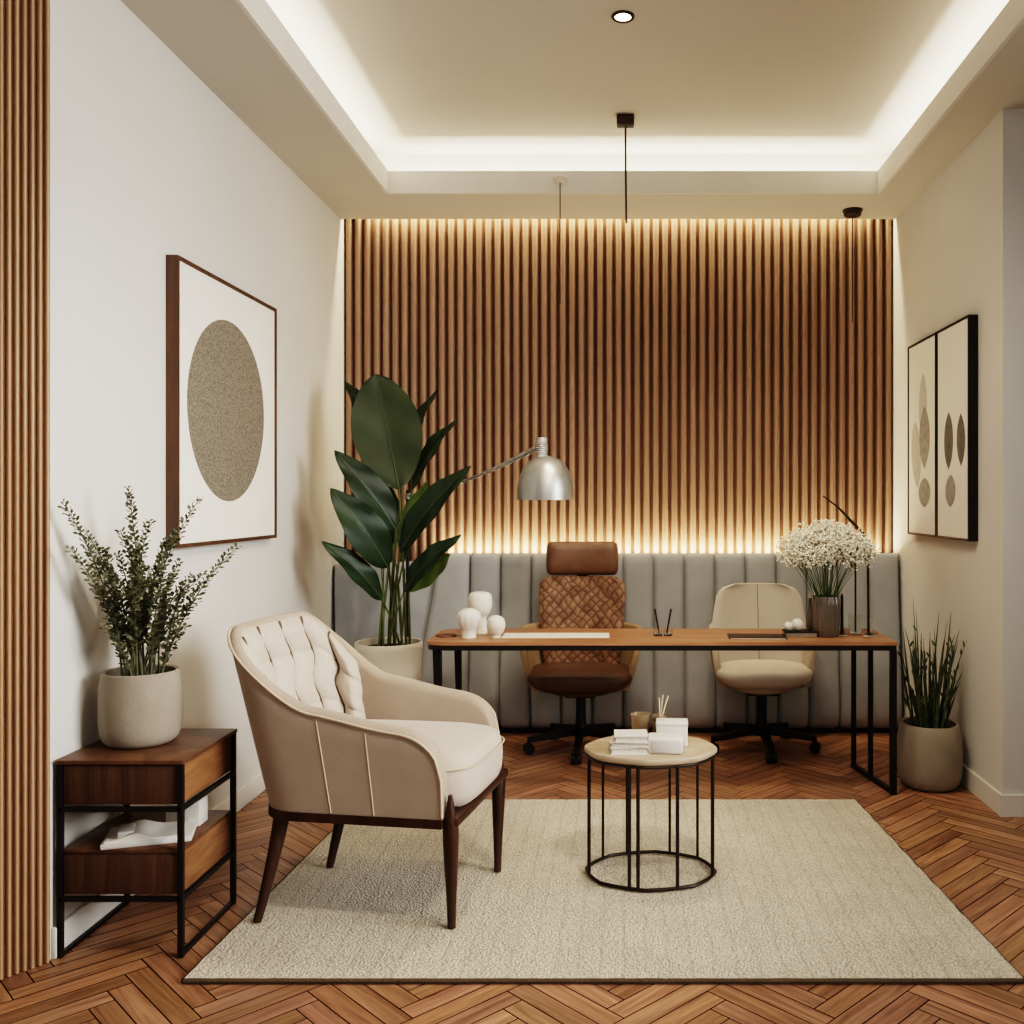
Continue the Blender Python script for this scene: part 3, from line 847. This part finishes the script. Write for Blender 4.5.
# cream swivel chair
root = thing('swivel_armchair', 'cream upholstered swivel chair with curved shell back at the right of the desk', 'office chair', (.692, 4.78, 0), -PI/2)
def cz(s_, ln):
    d = min(s_, 1-s_)*ln
    z = .60+.04*smooth(.15,.38,d)+.17*smooth(.38,.62,d); R = .20
    if d < R: z -= R*.95*(1-math.sqrt(max(0, 1-(1-d/R)**2)))
    return z
t3 = Tub((.10,-.17,.215,.19), (.12,-.235,.285,.20), .322, .81, cz, .032, 96, 2.6, .5)
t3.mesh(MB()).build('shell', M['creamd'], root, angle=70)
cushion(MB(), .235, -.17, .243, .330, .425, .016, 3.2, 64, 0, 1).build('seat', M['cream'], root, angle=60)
rows = []
for k in range(25):
    t = k/24; z = .41+.405*t
    hw = .232+.01*math.sin(PI*t)-.022*smooth(.4,1,t)
    if t > .82: hw -= .075*(1-math.sqrt(max(0, 1-((t-.82)/.18)**2)))
    rows.append((z, hw, -.105-.075*t, .055))
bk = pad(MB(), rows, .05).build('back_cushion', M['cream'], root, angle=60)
MB().tube([Vector((x+.0255, 0, z)) for (z, hw, x, cv) in rows], .0022, 6).build('centre_seam', M['creamseam'], bk)
MB().lathe([(.001,.290),(.11,.290),(.15,.305),(.16,.332),(.001,.332)], 40).build('seat_pan', M['creamd'], root)
star_base(root, .290, .27, (198, 126, -88, -17, 54), .026)

# ------------------------------------------------------------------ coffee table
root = thing('coffee_table', 'small round pale-topped coffee table with thin bronze cage frame on the rug', 'coffee table', (.088, 3.15, RUG))
RX, RY, H = .222, .172, .434-RUG
def octo(a): 
    a = (a+PI/8) % (PI/4)-PI/8
    return 1.0*(.55+.45*math.cos(PI/8)/math.cos(a))
prof = [(.001,0),(.975,0),(1.0,.006),(1.0,.016),(.985,.020),(.001,.020)]
MB().lathe([(r,z) for r,z in prof], 96, (0,0,H-.020), RX, RY, lambda a, z: octo(a-.3)).build('table_top', M['tabletop'], root, angle=50)
def ell(z, k=.965, n=72):
    return [Vector((RX*k*octo(2*PI*i/n-.3)*math.cos(2*PI*i/n), RY*k*octo(2*PI*i/n-.3)*math.sin(2*PI*i/n), z)) for i in range(n+1)]
MB().tube(ell(.006), .0058, 8).build('floor_ring', M['bronze'], root)
MB().tube(ell(H-.026), .0052, 8).build('top_ring', M['bronze'], root)
for px in (-.216,-.20,-.072,-.052,.080,.198,.213):
    pass
for ang in (192, 168, 250, 258, 293, 345, 8, 70, 112, 140, 40):
    a = math.radians(ang); k = .965*octo(a-.3)
    p = Vector((RX*k*math.cos(a), RY*k*math.sin(a), 0))
    w = .0058 if 180 < ang < 360 else .0045
    MB().tube([p+Vector((0,0,.006)), p+Vector((0,0,H-.022))], w, 8).build('upright', M['bronze'], root)
TT = .434

def book(name, label, loc, rz, w, d, h, cm, group=None, cat='book'):
    r = thing(name, label, cat, loc, rz, group)
    mb = MB(); c = .0028
    mb.loft([[Vector((x,y,z)) for y, z in ((-d/2,0),(-d/2,h),(d/2-.003,h),(d/2,h*.9),(d/2,h*.1),(d/2-.003,0))] for x in (-w/2, -w/2+c)]) if False else None
    mb.box((-w/2,-d/2,0),(w/2,d/2,c)); mb.box((-w/2,-d/2,h-c),(w/2,d/2,h)); mb.box((-w/2,d/2-c,0),(w/2,d/2,h), .0006, 1)
    mb.build('cover', cm, r)
    MB().box((-w/2+.004,-d/2+.004,c),(w/2-.004,d/2-c,h-c)).build('pages', M['pages'], r)
    return r
z = TT; bx, by = at(629,740,3.08).x, 3.09
for k, (h, w, m, lab) in enumerate(((.022,.125,'bookw','thickest white book, lowest of the left stack on the coffee table'),
                                 (.016,.121,'bookg','pale grey book in the middle of the left stack on the coffee table'),
                                 (.020,.108,'bookw','small white book topmost of the left stack on the coffee table'))):
    book('hardback_book', lab, (bx+.003*k, by, z), math.radians((4,-3,2)[k]), w, .095, h, M[m], 'books stacked on the coffee table'); z += h+.0004
# white boxes at the right of the books
r = thing('keepsake_box', 'glossy white box with rounded corners on the coffee table, right of the books', 'box', (at(665,740,3.1).x, 3.085, TT), math.radians(-4))
MB().box((-.058,-.042,0),(.058,.042,.052), .009, 3).build('box_body', M['bookw'], r)
MB().box((-.044,-.0435,.008),(.016,-.0405,.044), .002).build('front_panel', M['bookg'], r)
r = thing('keepsake_box', 'taller plain white box standing behind the glossy white box on the coffee table', 'box', (at(672,740,3.17).x, 3.175, TT), math.radians(-3))
MB().box((-.052,-.035,0),(.052,.035,.074), .005, 3).build('box_body', M['paper'], r)
MB().box((-.0535,-.0365,.066),(.0535,.0365,.080), .004).build('lid', M['bookw'], r)
r = thing('glass_cup', 'small pale amber glass cup at the rear of the coffee table, left of the reeds', 'cup', (at(640,720,3.26).x, 3.235, TT))
MB().lathe([(.001,0),(.026,0),(.028,.004),(.031,.080),(.0335,.084),(.0335,.088),(.0295,.088),(.0255,.008),(.001,.008)], 40).build('glass_body', M['amber'], r)
r = thing('reed_jar', 'small brown glass jar holding three reeds on the coffee table', 'jar', (at(655.5,720,3.26).x+.012, 3.245, TT))
MB().lathe([(.001,0),(.020,0),(.0225,.004),(.0225,.082),(.0205,.082),(.0205,.006),(.001,.006)], 32).build('glass_body', M['amber'], r)
for k, (dx, dy) in enumerate(((-.008,.0),(.005,.004),(.022,-.006))):
    rd = MB().tube([(-dx*.5,0,.008),(dx+.008,dy,.148-.008*(k==0))], .0024, 6).build('diffuser_reed', M['reedl'], None)
    tag(rd, ['leftmost pale reed standing in the brown jar on the coffee table','middle upright pale reed in the brown jar on the coffee table','rightmost slanting pale reed in the brown jar on the coffee table'][k], 'reed', 'reeds in the coffee table jar')
    rd.location = r.location

# ------------------------------------------------------------------ floor lamp behind the plant
root = thing('arc_floor_lamp', 'floor lamp behind the plant reaching out a silver dome shade', 'floor lamp', (-1.10, 4.83, 0))
MB().lathe([(.001,0),(.12,0),(.122,.006),(.118,.016),(.02,.022),(.014,.03),(.001,.03)], 40).build('base', M['black'], root)
pt = at(408, 500, 4.83); sh = at(541, 448, 4.3)
W(root).tube([(-1.10,4.83,.02),(-1.10,4.83,1.3)], .009, 12).build('pole', M['black'], root)
W(root).tube([(-1.10,4.83,1.255),(-1.10,4.83,1.285)], .018, 14).build('joint', M['silverd'], root)
a, b = Vector((-1.10,4.83,1.27)), Vector((sh.x-.02, sh.y, sh.z))
W(root).tube([a.lerp(b, t)+Vector((0,0,-.03*math.sin(PI*t))) for t in [i/12 for i in range(13)]], [.006+.006*smooth(.45,.95,i/12) for i in range(13)], 10).build('arm', M['silverd'], root)
c = at(545.5, 500, 4.3)
mb = MB(off=c-root.location)
n = 18; outer = []
for i in range(n+1):
    q = PI/2*i/n; outer.append((.129*math.cos(q)**.82 if i < n else .022, .022+.178*math.sin(q)))
outer = [(.129,0)]+[(max(.022,r_), z_) for r_, z_ in outer]
inner = [(r_-.004, z_-.004) for r_, z_ in reversed(outer[1:])]+[(.125,0)]
rings = outer+inner
mb.lathe(rings, 56); o = mb.build('shade', M['silver'], root, angle=60)
mb = MB(off=c-root.location)
inn = [(r_-.006, z_-.005) for r_, z_ in outer[1:]]
mb2 = MB(off=c-root.location); rr = []
for (r_, z_) in inn: rr.append([Vector((r_*math.cos(2*PI*k/48), r_*math.sin(2*PI*k/48), z_)) for k in range(48)])
mb2.loft(rr, cap=False); mb2.build('reflector', M['lampin'], o)
mb = MB(off=c-root.location); prof = [(.001,.185),(.026,.185),(.028,.195)]
for k in range(8): prof += [(.0285,.20+k*.0085),(.0265,.204+k*.0085)]
prof += [(.027,.272),(.022,.282),(.001,.284)]
mb.lathe(prof, 28, (-.018,0,0)); mb.build('socket', M['silverd'], root)

# ------------------------------------------------------------------ things on the desk
def bulb(prof, n=14):
    pts = [Vector((x, 0, z)) for x, z in prof]; out = [(.001, 0)]
    for i in range(len(pts)-1):
        p0, p1, p2, p3 = pts[max(0,i-1)], pts[i], pts[i+1], pts[min(len(pts)-1,i+2)]
        for k in range(6):
            t = k/6
            q = .5*((2*p1)+(p2-p0)*t+(2*p0-5*p1+4*p2-p3)*t*t+(3*p1-p0-3*p2+p3)*t**3)
            out.append((max(.001, q.x), max(0, q.z)))
    return out+[(.001, prof[-1][1])]
r = thing('mushroom_vase', 'squat white faceted ceramic vase near the left end of the desk, lowest-shouldered of three', 'vase', (at(469,634,4.16).x, 4.16, DZ))
r['label'] = 'white ceramic vase with wide faceted head, furthest left on the desk'
MB().lathe(bulb([(.032,0),(.033,.03),(.045,.055),(.053,.080),(.050,.104),(.034,.121),(.012,.128)]), 12).build('body', M['ceramic'], r, angle=14)
r = thing('mushroom_vase', 'tallest white ceramic vase on the desk, standing behind two shorter ones', 'vase', (at(480,630,4.30).x, 4.30, DZ))
MB().lathe(bulb([(.034,0),(.030,.05),(.032,.075),(.046,.095),(.054,.125),(.053,.160),(.044,.180),(.020,.187)]), 40).build('body', M['ceramic'], r)
r = thing('mushroom_vase', 'smallest round white ceramic vase on the desk, right of two larger ones', 'vase', (at(496,634,4.17).x, 4.17, DZ))
MB().lathe(bulb([(.022,0),(.022,.010),(.033,.024),(.041,.050),(.036,.078),(.020,.092),(.006,.096)]), 40).build('body', M['ceramic'], r)
r = thing('coaster', 'small dark round coaster at the left end of the desk', 'coaster', (at(446,634,4.2).x, 4.2, DZ))
MB().lathe([(.001,0),(.044,0),(.046,.003),(.044,.006),(.038,.0045),(.001,.0045)], 36).build('disc', M['walnut'], r)
o = MB().box((-.235,-.075,0),(.235,.075,.0016), mtx=Matrix.Rotation(math.radians(1),4,'Z')).build('paper_sheet', M['paper'])
o.location = (at(556,632,4.2).x, 4.22, DZ); tag(o, 'white sheet of paper lying on the desk before the brown chair', 'paper')
for k, (u, du, lab) in enumerate(((658,-5,'tiny glass pen cup on the desk, nearer the brown chair'),(668,5,'tiny glass pen cup on the desk, nearer the cream chair'))):
    x = at(u,632,4.22).x
    r = thing('pen_cup', lab, 'cup', (x, 4.22, DZ), 0, 'pen cups on the desk')
    MB().lathe([(.001,0),(.0185,0),(.0195,.003),(.0195,.030),(.0182,.030),(.0178,.007),(.001,.007)], 28).build('glass_body', M['glass'], r)
    MB().lathe([(.001,.0005),(.0168,.0005),(.0168,.0065),(.001,.0065)], 20).build('base', M['black'], r)
    p = MB().tube([(-du*.0012,0,.009),(du*.0028,.002,.118)], [.0036,.0042], 8).build('pen', M['black'])
    p.location = (x, 4.22, DZ); tag(p, 'dark pen leaning %s in its tiny glass cup on the desk' % ('left' if k == 0 else 'right'), 'pen', 'pens on the desk')
r = thing('notebook', 'thin dark notebook lying closed on the desk before the cream chair', 'notebook', (at(757,632,4.16).x, 4.17, DZ), math.radians(-3))
MB().box((-.125,-.07,0),(.125,.07,.006), .0015).build('cover', M['notebook'], r)
MB().box((-.118,-.0712,.0016),(.118,.066,.0044)).build('pages', M['pages'], r)
r = thing('trinket_tray', 'small dark rectangular tray beside the flower vase on the desk', 'tray', (at(800,632,4.2).x, 4.20, DZ))
mb = MB(); mb.box((-.068,-.04,0),(.068,.04,.022), .003); mb.build('tray_body', M['stone'], r)
MB().box((-.074,-.045,.020),(.074,.045,.026), .002).build('rim', M['black'], r)
for k, (dx, s_, lab) in enumerate(((-.052,.019,'smaller cream shell ball at the outer end of the desk tray'),(-.012,.026,'larger cream shell ball in the middle of the desk tray'))):
    mb = MB(); pr = [(max(.001, s_*math.cos(-PI/2+PI*i/14)), s_*(1+math.sin(-PI/2+PI*i/14))) for i in range(15)]
    mb.lathe(pr, 28, fn=lambda a, z: 1+.06*math.sin(7*a)); o = mb.build('shell_ball', M['ceramic'])
    o.location = (r.location.x+dx, 4.195, DZ+.026); tag(o, lab, 'ornament', 'shell balls on the desk tray')
# ribbed vase with flowers
VX = at(826,634,4.2).x
r = thing('ribbed_vase', 'ribbed smoky grey glass vase holding white flowers on the desk', 'vase', (VX, 4.2, DZ))
pr = [(.001,0),(.048,0),(.054,.006),(.058,.05),(.061,.11),(.059,.155),(.054,.178),(.0505,.178),(.054,.15),(.055,.11),(.052,.05),(.046,.012),(.001,.012)]
MB().lathe(pr, 96, fn=lambda a, z: 1+.035*math.cos(16*a)).build('body', M['smoked'], r)
root = thing('flower_bouquet', 'full bunch of tiny white blossoms on green stems standing in the ribbed vase', 'flowers', (VX, 4.2, DZ+.014))
bl = W(root); st = W(root); heads = []
def ico(mb, c, r_):
    vs = [(0,0,1),(1,0,0),(0,1,0),(-1,0,0),(0,-1,0),(0,0,-1)]
    rot = Matrix.Rotation(random.random()*3, 3, Vector((random.random(),random.random(),random.random()+.1)))
    mb.add([c+(rot @ Vector(v))*r_ for v in vs], [(0,1,2),(0,2,3),(0,3,4),(0,4,1),(5,2,1),(5,3,2),(5,4,3),(5,1,4)])
for k in range(105):
    th = random.random()*2*PI; ph = math.acos(1-random.random()*1.05)
    el = Vector((.195*math.sin(ph)*math.cos(th), .135*math.sin(ph)*math.sin(th), .150*math.cos(ph)))*random.uniform(.62,1)
    c = Vector((VX+.004, 4.2, DZ+.340))+el
    a0 = Vector((VX+random.uniform(-.03,.03), 4.2+random.uniform(-.03,.03), DZ+.02))
    nk = Vector((VX+el.x*.14, 4.2+el.y*.14, DZ+.18))
    if k % 3: st.tube(bez(a0, nk, c, 10), [.0019-.0010*i/10 for i in range(11)], 5)
    for j in range(70):
        d = Vector((random.gauss(0,1),random.gauss(0,1),random.gauss(0,1)*.8)).normalized()*.048*random.random()**.4
        p = c+d
        ico(bl, p, random.uniform(.0036,.0070))
        if j % 6 == 0: st.tube([c-Vector((0,0,.03))-el*.08, p], .0008, 3, cap=False)
struct(bl.build('blossoms', M['gyp'], root), 'stuff'); st.build('stems', M['gstem'], root)
# dark stems and glassware right of the vase
X_ = at(868.5,632,4.22).x
r = thing('glass_bottle', 'slim clear glass bottle holding the long bent dark branch on the desk', 'bottle', (X_, 4.2, DZ))
MB().lathe([(.001,0),(.026,0),(.028,.004),(.028,.008),(.012,.014),(.0095,.05),(.0115,.085),(.0095,.085),(.0078,.05),(.0078,.014),(.001,.012)], 28).build('glass_body', M['glass'], r)
w = [at(868.5,632,4.2), at(868.3,600,4.2), at(868,560,4.2), at(866,537,4.2), at(852,522,4.2), at(838,507,4.2), at(823,496,4.2)]
w[0].z = DZ+.016
pts = []
for p, q in zip(w, w[1:]): pts += [p.lerp(q, t/4) for t in range(4)]
pts.append(w[-1]); n = len(pts)
sm = [pts[0]]+[(pts[i-1]+pts[i]*2+pts[i+1])/4 for i in range(1,n-1)]+[pts[-1]]
o = MB(off=-Vector((X_,4.2,DZ))).tube(sm, [.0050 if i < n*.5 else .0068-.0045*max(0,(i/n-.6)/.4) for i in range(n)], 8).build('bent_branch', M['darkreed'])
o.location = (X_,4.2,DZ); tag(o, 'long dark branch rising from the slim bottle and bending over the white flowers', 'branch')
X2 = at(855.5,630,4.3).x
r = thing('glass_tumbler', 'clear glass tumbler holding a tall straight dark reed on the desk', 'glass', (X2, 4.3, DZ))
MB().lathe([(.001,0),(.026,0),(.028,.004),(.032,.082),(.0305,.082),(.0265,.008),(.001,.008)], 36).build('glass_body', M['glass'], r)
o = MB().tube([(0,0,.009),(0,0,.34)], .0042, 8).build('tall_reed', M['darkreed']); o.location = (X2,4.3,DZ)
tag(o, 'tall straight dark reed standing in the clear tumbler on the desk', 'reed')
X3 = at(843,630,4.22).x
r = thing('candle_holder', 'small clear glass holder with a short dark taper candle beside the vase', 'candle holder', (X3, 4.24, DZ))
MB().lathe([(.001,0),(.024,0),(.025,.004),(.012,.010),(.011,.022),(.0085,.022),(.0085,.012),(.001,.012)], 28).build('glass_body', M['glass'], r)
o = MB().tube([(0,0,.0125),(0,0,.17),(0,0,.185)], [.0068,.006,.002], 10).build('taper_candle', M['darkreed']); o.location = (X3,4.24,DZ)
tag(o, 'short dark taper candle in the small glass holder beside the ribbed vase', 'candle')
X4 = at(811,630,4.26).x
r = thing('slim_bottle', 'slim dark bottle tucked between the desk tray and ribbed vase', 'bottle', (X4+.002, 4.29, DZ))
MB().lathe([(.001,0),(.018,0),(.020,.004),(.020,.07),(.012,.10),(.008,.118),(.0075,.155),(.009,.16),(.001,.16)], 28).build('body', M['smoked'], r)
MB().lathe([(.001,.158),(.0065,.158),(.0065,.178),(.001,.18)], 16).build('stopper', M['ceramic'], r)

# ------------------------------------------------------------------ pictures
root = thing('framed_picture', 'large wood-framed picture of a speckled brown disc on the left wall', 'picture', (XL, 3.69, 1.09))
y0, y1, z0, z1, d = 3.232, 4.155, 1.085, 2.085, .042
fx = XL+d
mb = W(root)
def rect_frame(mb, x0, x1, y0, y1, z0, z1, w):
    vs = []
    for x in (x0, x1):
        vs += [(x,y0,z0),(x,y1,z0),(x,y1,z1),(x,y0,z1),(x,y0+w,z0+w),(x,y1-w,z0+w),(x,y1-w,z1-w),(x,y0+w,z1-w)]
    fs = []
    for i in range(4):
        j = (i+1) % 4
        fs += [(i,j,4+j,4+i),(8+i,8+j,12+j,12+i),(i,j,8+j,8+i),(4+i,4+j,12+j,12+i)]
    return mb.add(vs, fs)
rect_frame(mb, XL+.001, fx, y0, y1, z0, z1, .014).build('frame', M['framew'], root, smooth=False)
W(root).box((XL+.002, y0+.006, z0+.006), (fx-.006, y1-.006, z1-.006)).build('mat_board', M['mat_board'], root)
mb = W(root); ring = []
cy, cz_ = 3.665, 1.592
for i in range(72):
    a = 2*PI*i/72
    ring.append((cy+.352*math.cos(a)*(1+.02*math.sin(a)), cz_+.347*math.sin(a)))
mb.loft([[Vector((x,y,z)) for y, z in ring] for x in (fx-.0065, fx-.0045)]).build('printed_disc', M['oval'], root, angle=30)

def diptych(y0, y1, label, shapes):
    z0, z1, d = 1.075, 2.035, .042
    root = thing('framed_print', label, 'picture', (XR, (y0+y1)/2, z0), 0, 'pair of abstract prints on the right wall')
    fx = XR-d
    rect_frame(W(root), fx, XR-.001, y0, y1, z0, z1, .010).build('frame', M['black'], root, smooth=False)
    W(root).box((fx+.004, y0+.005, z0+.005), (XR-.002, y1-.005, z1-.005)).build('mat_board', M['mat_board'], root)
    for k, (u, v, hu, hv, mk, lean, pnt) in enumerate(shapes):     # fractions of the picture: centre, half sizes
        ring = []
        for i in range(48):
            a = 2*PI*i/48; c, s_ = math.cos(a), math.sin(a)
            yy = hu*math.copysign(abs(c)**(1.0+pnt*abs(s_)), c); zz = hv*s_
            yy += lean*zz
            ring.append((y0+(y1-y0)*(u+yy), z0+(z1-z0)*(v+zz)))
        x = fx+.0035-.0004*k
        W(root).loft([[Vector((xx,y,z)) for y, z in ring] for xx in (x, x+.0008)]).build('printed_shape', M[mk], root, angle=30)
# y grows away from the camera, so u = 1 is the far edge
diptych(4.022, 4.436, 'nearer of two abstract prints in thin black frames on the right wall',
    [(.62,.46,.14,.135,'print1',-.02,.8),(.24,.455,.12,.12,'print1',.05,.9),(.56,.225,.155,.075,'print2',-.1,.5)])
diptych(4.446, 4.885, 'further of two abstract prints in thin black frames on the right wall',
    [(.46,.66,.14,.17,'print3',-.05,.9),(.40,.50,.18,.16,'print2',.0,.9),(.40,.22,.20,.075,'print2',-.05,.5),(.70,.42,.16,.17,'print3',.25,.5)])

# ------------------------------------------------------------------ ceiling fixtures
c = at(623, 16, 950*(UP-1.25)/484)
root = thing('ceiling_downlight', 'small round recessed downlight glowing in the tray ceiling', 'ceiling light', (c.x, c.y, UP))
MB().lathe([(.030,-.0005),(.030,-.006),(.040,-.007),(.043,-.004),(.043,-.0005)], 40).build('trim_ring', M['bronze'], root)
MB().lathe([(.001,-.0005),(.0305,-.0005),(.0305,-.0035),(.001,-.0035)], 32).build('lens', M['glow'], root)
Yc = 950*(UP-1.25)/(500-116); c = at(625.5, 120, Yc)
root = thing('pendant_cord', 'dark square ceiling rose with a bare hanging cord in the tray ceiling', 'pendant cord', (c.x, Yc, UP))
MB().box((-.041,-.030,-.048),(.041,.030,-.0005), .008, 3).build('ceiling_rose', M['canopyd'], root)
MB().tube([(0,0,-.05),(.001,0,-.25),(.004,0,-.50)], .0048, 8).build('cord', M['canopyd'], root)
Yc = 5.07; c = at(852.5, 210, Yc)
root = thing('pendant_cord', 'flat dark ceiling rose with a thin cord near the right wall', 'pendant cord', (c.x, Yc, SOF))
MB().lathe([(.001,-.034),(.040,-.034),(.046,-.028),(.046,-.012),(.052,-.010),(.052,-.0005),(.001,-.0005)], 36).build('ceiling_rose', M['canopyd'], root)
MB().tube([(0,0,-.03),(0,0,-.60)], .0030, 8).build('cord', M['canopyd'], root)
Yc = TY1; c = at(560.5, 182, Yc)
root = thing('pendant_cord', 'pale cord hook on the tray edge with a thin cord hanging before the slats', 'pendant cord', (c.x, TY1-.03, c.z))
MB().lathe([(.001,-.014),(.024,-.014),(.034,-.006),(.036,.006),(.030,.012),(.001,.012)], 36, (0,0,0), 1, .8).build('ceiling_rose', M['canopyp'], root)
MB().tube([(0,0,-.012),(0,0,-.62)], .0028, 8).build('cord', M['canopyd'], root)

# ------------------------------------------------------------------ light
def area(name, loc, size, sy, power, col, direction):
    l = bpy.data.lights.new(name, 'AREA'); l.shape = 'RECTANGLE'; l.size = size; l.size_y = sy; l.energy = power; l.color = col
    o = bpy.data.objects.new(name, l); C.objects.link(o); o.location = loc
    o.rotation_euler = Vector(direction).to_track_quat('-Z', 'Y').to_euler()
    return o
def strip(name, a, b, wdt, power, col, direction):
    a, b = Vector(a), Vector(b); o = area(name, (a+b)/2, (b-a).length, wdt, power, col, direction)
    x = (b-a).normalized(); z = -Vector(direction).normalized(); y = z.cross(x).normalized(); z = x.cross(y)
    o.rotation_euler = Matrix((x,y,z)).transposed().to_euler()
    return o
WARM = (1,.84,.57); COVE = (1,.93,.84)
zc = SOF+.045; o_ = rc*.5
strip('cove_light', (TX0-o_,TY0,zc), (TX0-o_,TY1,zc), .03, 15, COVE, (-.45,0,1))
strip('cove_light', (TX1+o_,TY0,zc), (TX1+o_,TY1,zc), .03, 15, COVE, (.45,0,1))
strip('cove_light', (TX0,TY1+o_,zc), (TX1,TY1+o_,zc), .03, 9, COVE, (0,.45,1))
strip('cove_light', (TX0,TY0-o_,zc), (TX1,TY0-o_,zc), .03, 7, COVE, (0,-.45,1))
strip('slat_top_light', (XL+.13,5.262,2.90), (XR-.13,5.262,2.90), .02, 30, WARM, (0,.10,-1))
strip('slat_bottom_light', (-1.0,5.242,.945), (XR-.08,5.242,.945), .02, 20, WARM, (0,.18,1))
def spot(name, loc, aim, power, col, ang, r=.05, blend=.6):
    l = bpy.data.lights.new(name, 'SPOT'); l.energy = power; l.color = col; l.spot_size = math.radians(ang); l.spot_blend = blend; l.shadow_soft_size = r
    o = bpy.data.objects.new(name, l); C.objects.link(o); o.location = loc
    o.rotation_euler = (Vector(aim)-Vector(loc)).to_track_quat('-Z','Y').to_euler(); return o
spot('downlight_beam', (0,3.53,UP-.02), (0,3.53,0), 60, (1,.86,.66), 120, .05, .9)
spot('added_ceiling_spot', (.55,1.7,2.75), (-1.0,3.3,.5), 110, (1,.90,.76), 75, .10, .8)  # unseen spot, added to light the armchair and rug
spot('added_ceiling_spot', (-.2,2.3,2.98), (1.3,4.2,.5), 60, (1,.88,.70), 75, .08, .9)  # unseen spot, added to light the right side of the floor
spot('added_ceiling_spot', (.35,3.35,3.0), (.30,4.9,.35), 70, (1,.90,.76), 78, .12, 1.0)  # unseen spot, added to brighten bench, chairs and floor behind the desk
spot('added_ceiling_spot', (.6,3.0,2.98), (-1.4,4.9,1.2), 40, (1,.88,.70), 60, .08, .9)  # unseen spot, added and aimed past the big plant at the left corner
pl = bpy.data.lights.new('lamp_bulb', 'POINT'); pl.energy = 4; pl.color = (1,.82,.58); pl.shadow_soft_size = .03
o = bpy.data.objects.new('lamp_bulb', pl); C.objects.link(o); o.location = at(545.5,497,4.3)+Vector((0,0,.06))
wl = area('window_light', (2.85,1.5,1.9), 1.7, 1.7, 38, (.985,.99,1), (-1,.32,-.16)); wl.data.spread = math.radians(72)
area('camera_fill_light', (.3,-1.6,2.2), 2.4, 1.8, 27, (1,.97,.92), (-.1,1,-.35))  # added soft fill from behind the camera, not a lamp of the room
w = bpy.data.worlds.new('room_air'); bpy.context.scene.world = w; w.use_nodes = True
w.node_tree.nodes['Background'].inputs[0].default_value = (1,.95,.88,1); w.node_tree.nodes['Background'].inputs[1].default_value = .20

# ------------------------------------------------------------------ camera
cam = bpy.data.cameras.new('camera'); co = bpy.data.objects.new('camera', cam); C.objects.link(co)
co.location = (0,0,CZ); co.rotation_euler = (PI/2,0,0)
cam.sensor_width = 36; cam.lens = F/1024*36; cam.shift_x = -(CX-512)/1024; cam.shift_y = -(512-CY)/1024
cam.clip_start = .05
sc = bpy.context.scene; sc.camera = co
sc.view_settings.view_transform = 'Filmic'
try: sc.view_settings.look = 'Very High Contrast'
except Exception: pass
sc.view_settings.exposure = -0.38
sc.cycles.use_denoising = True
sc.cycles.max_bounces = 8
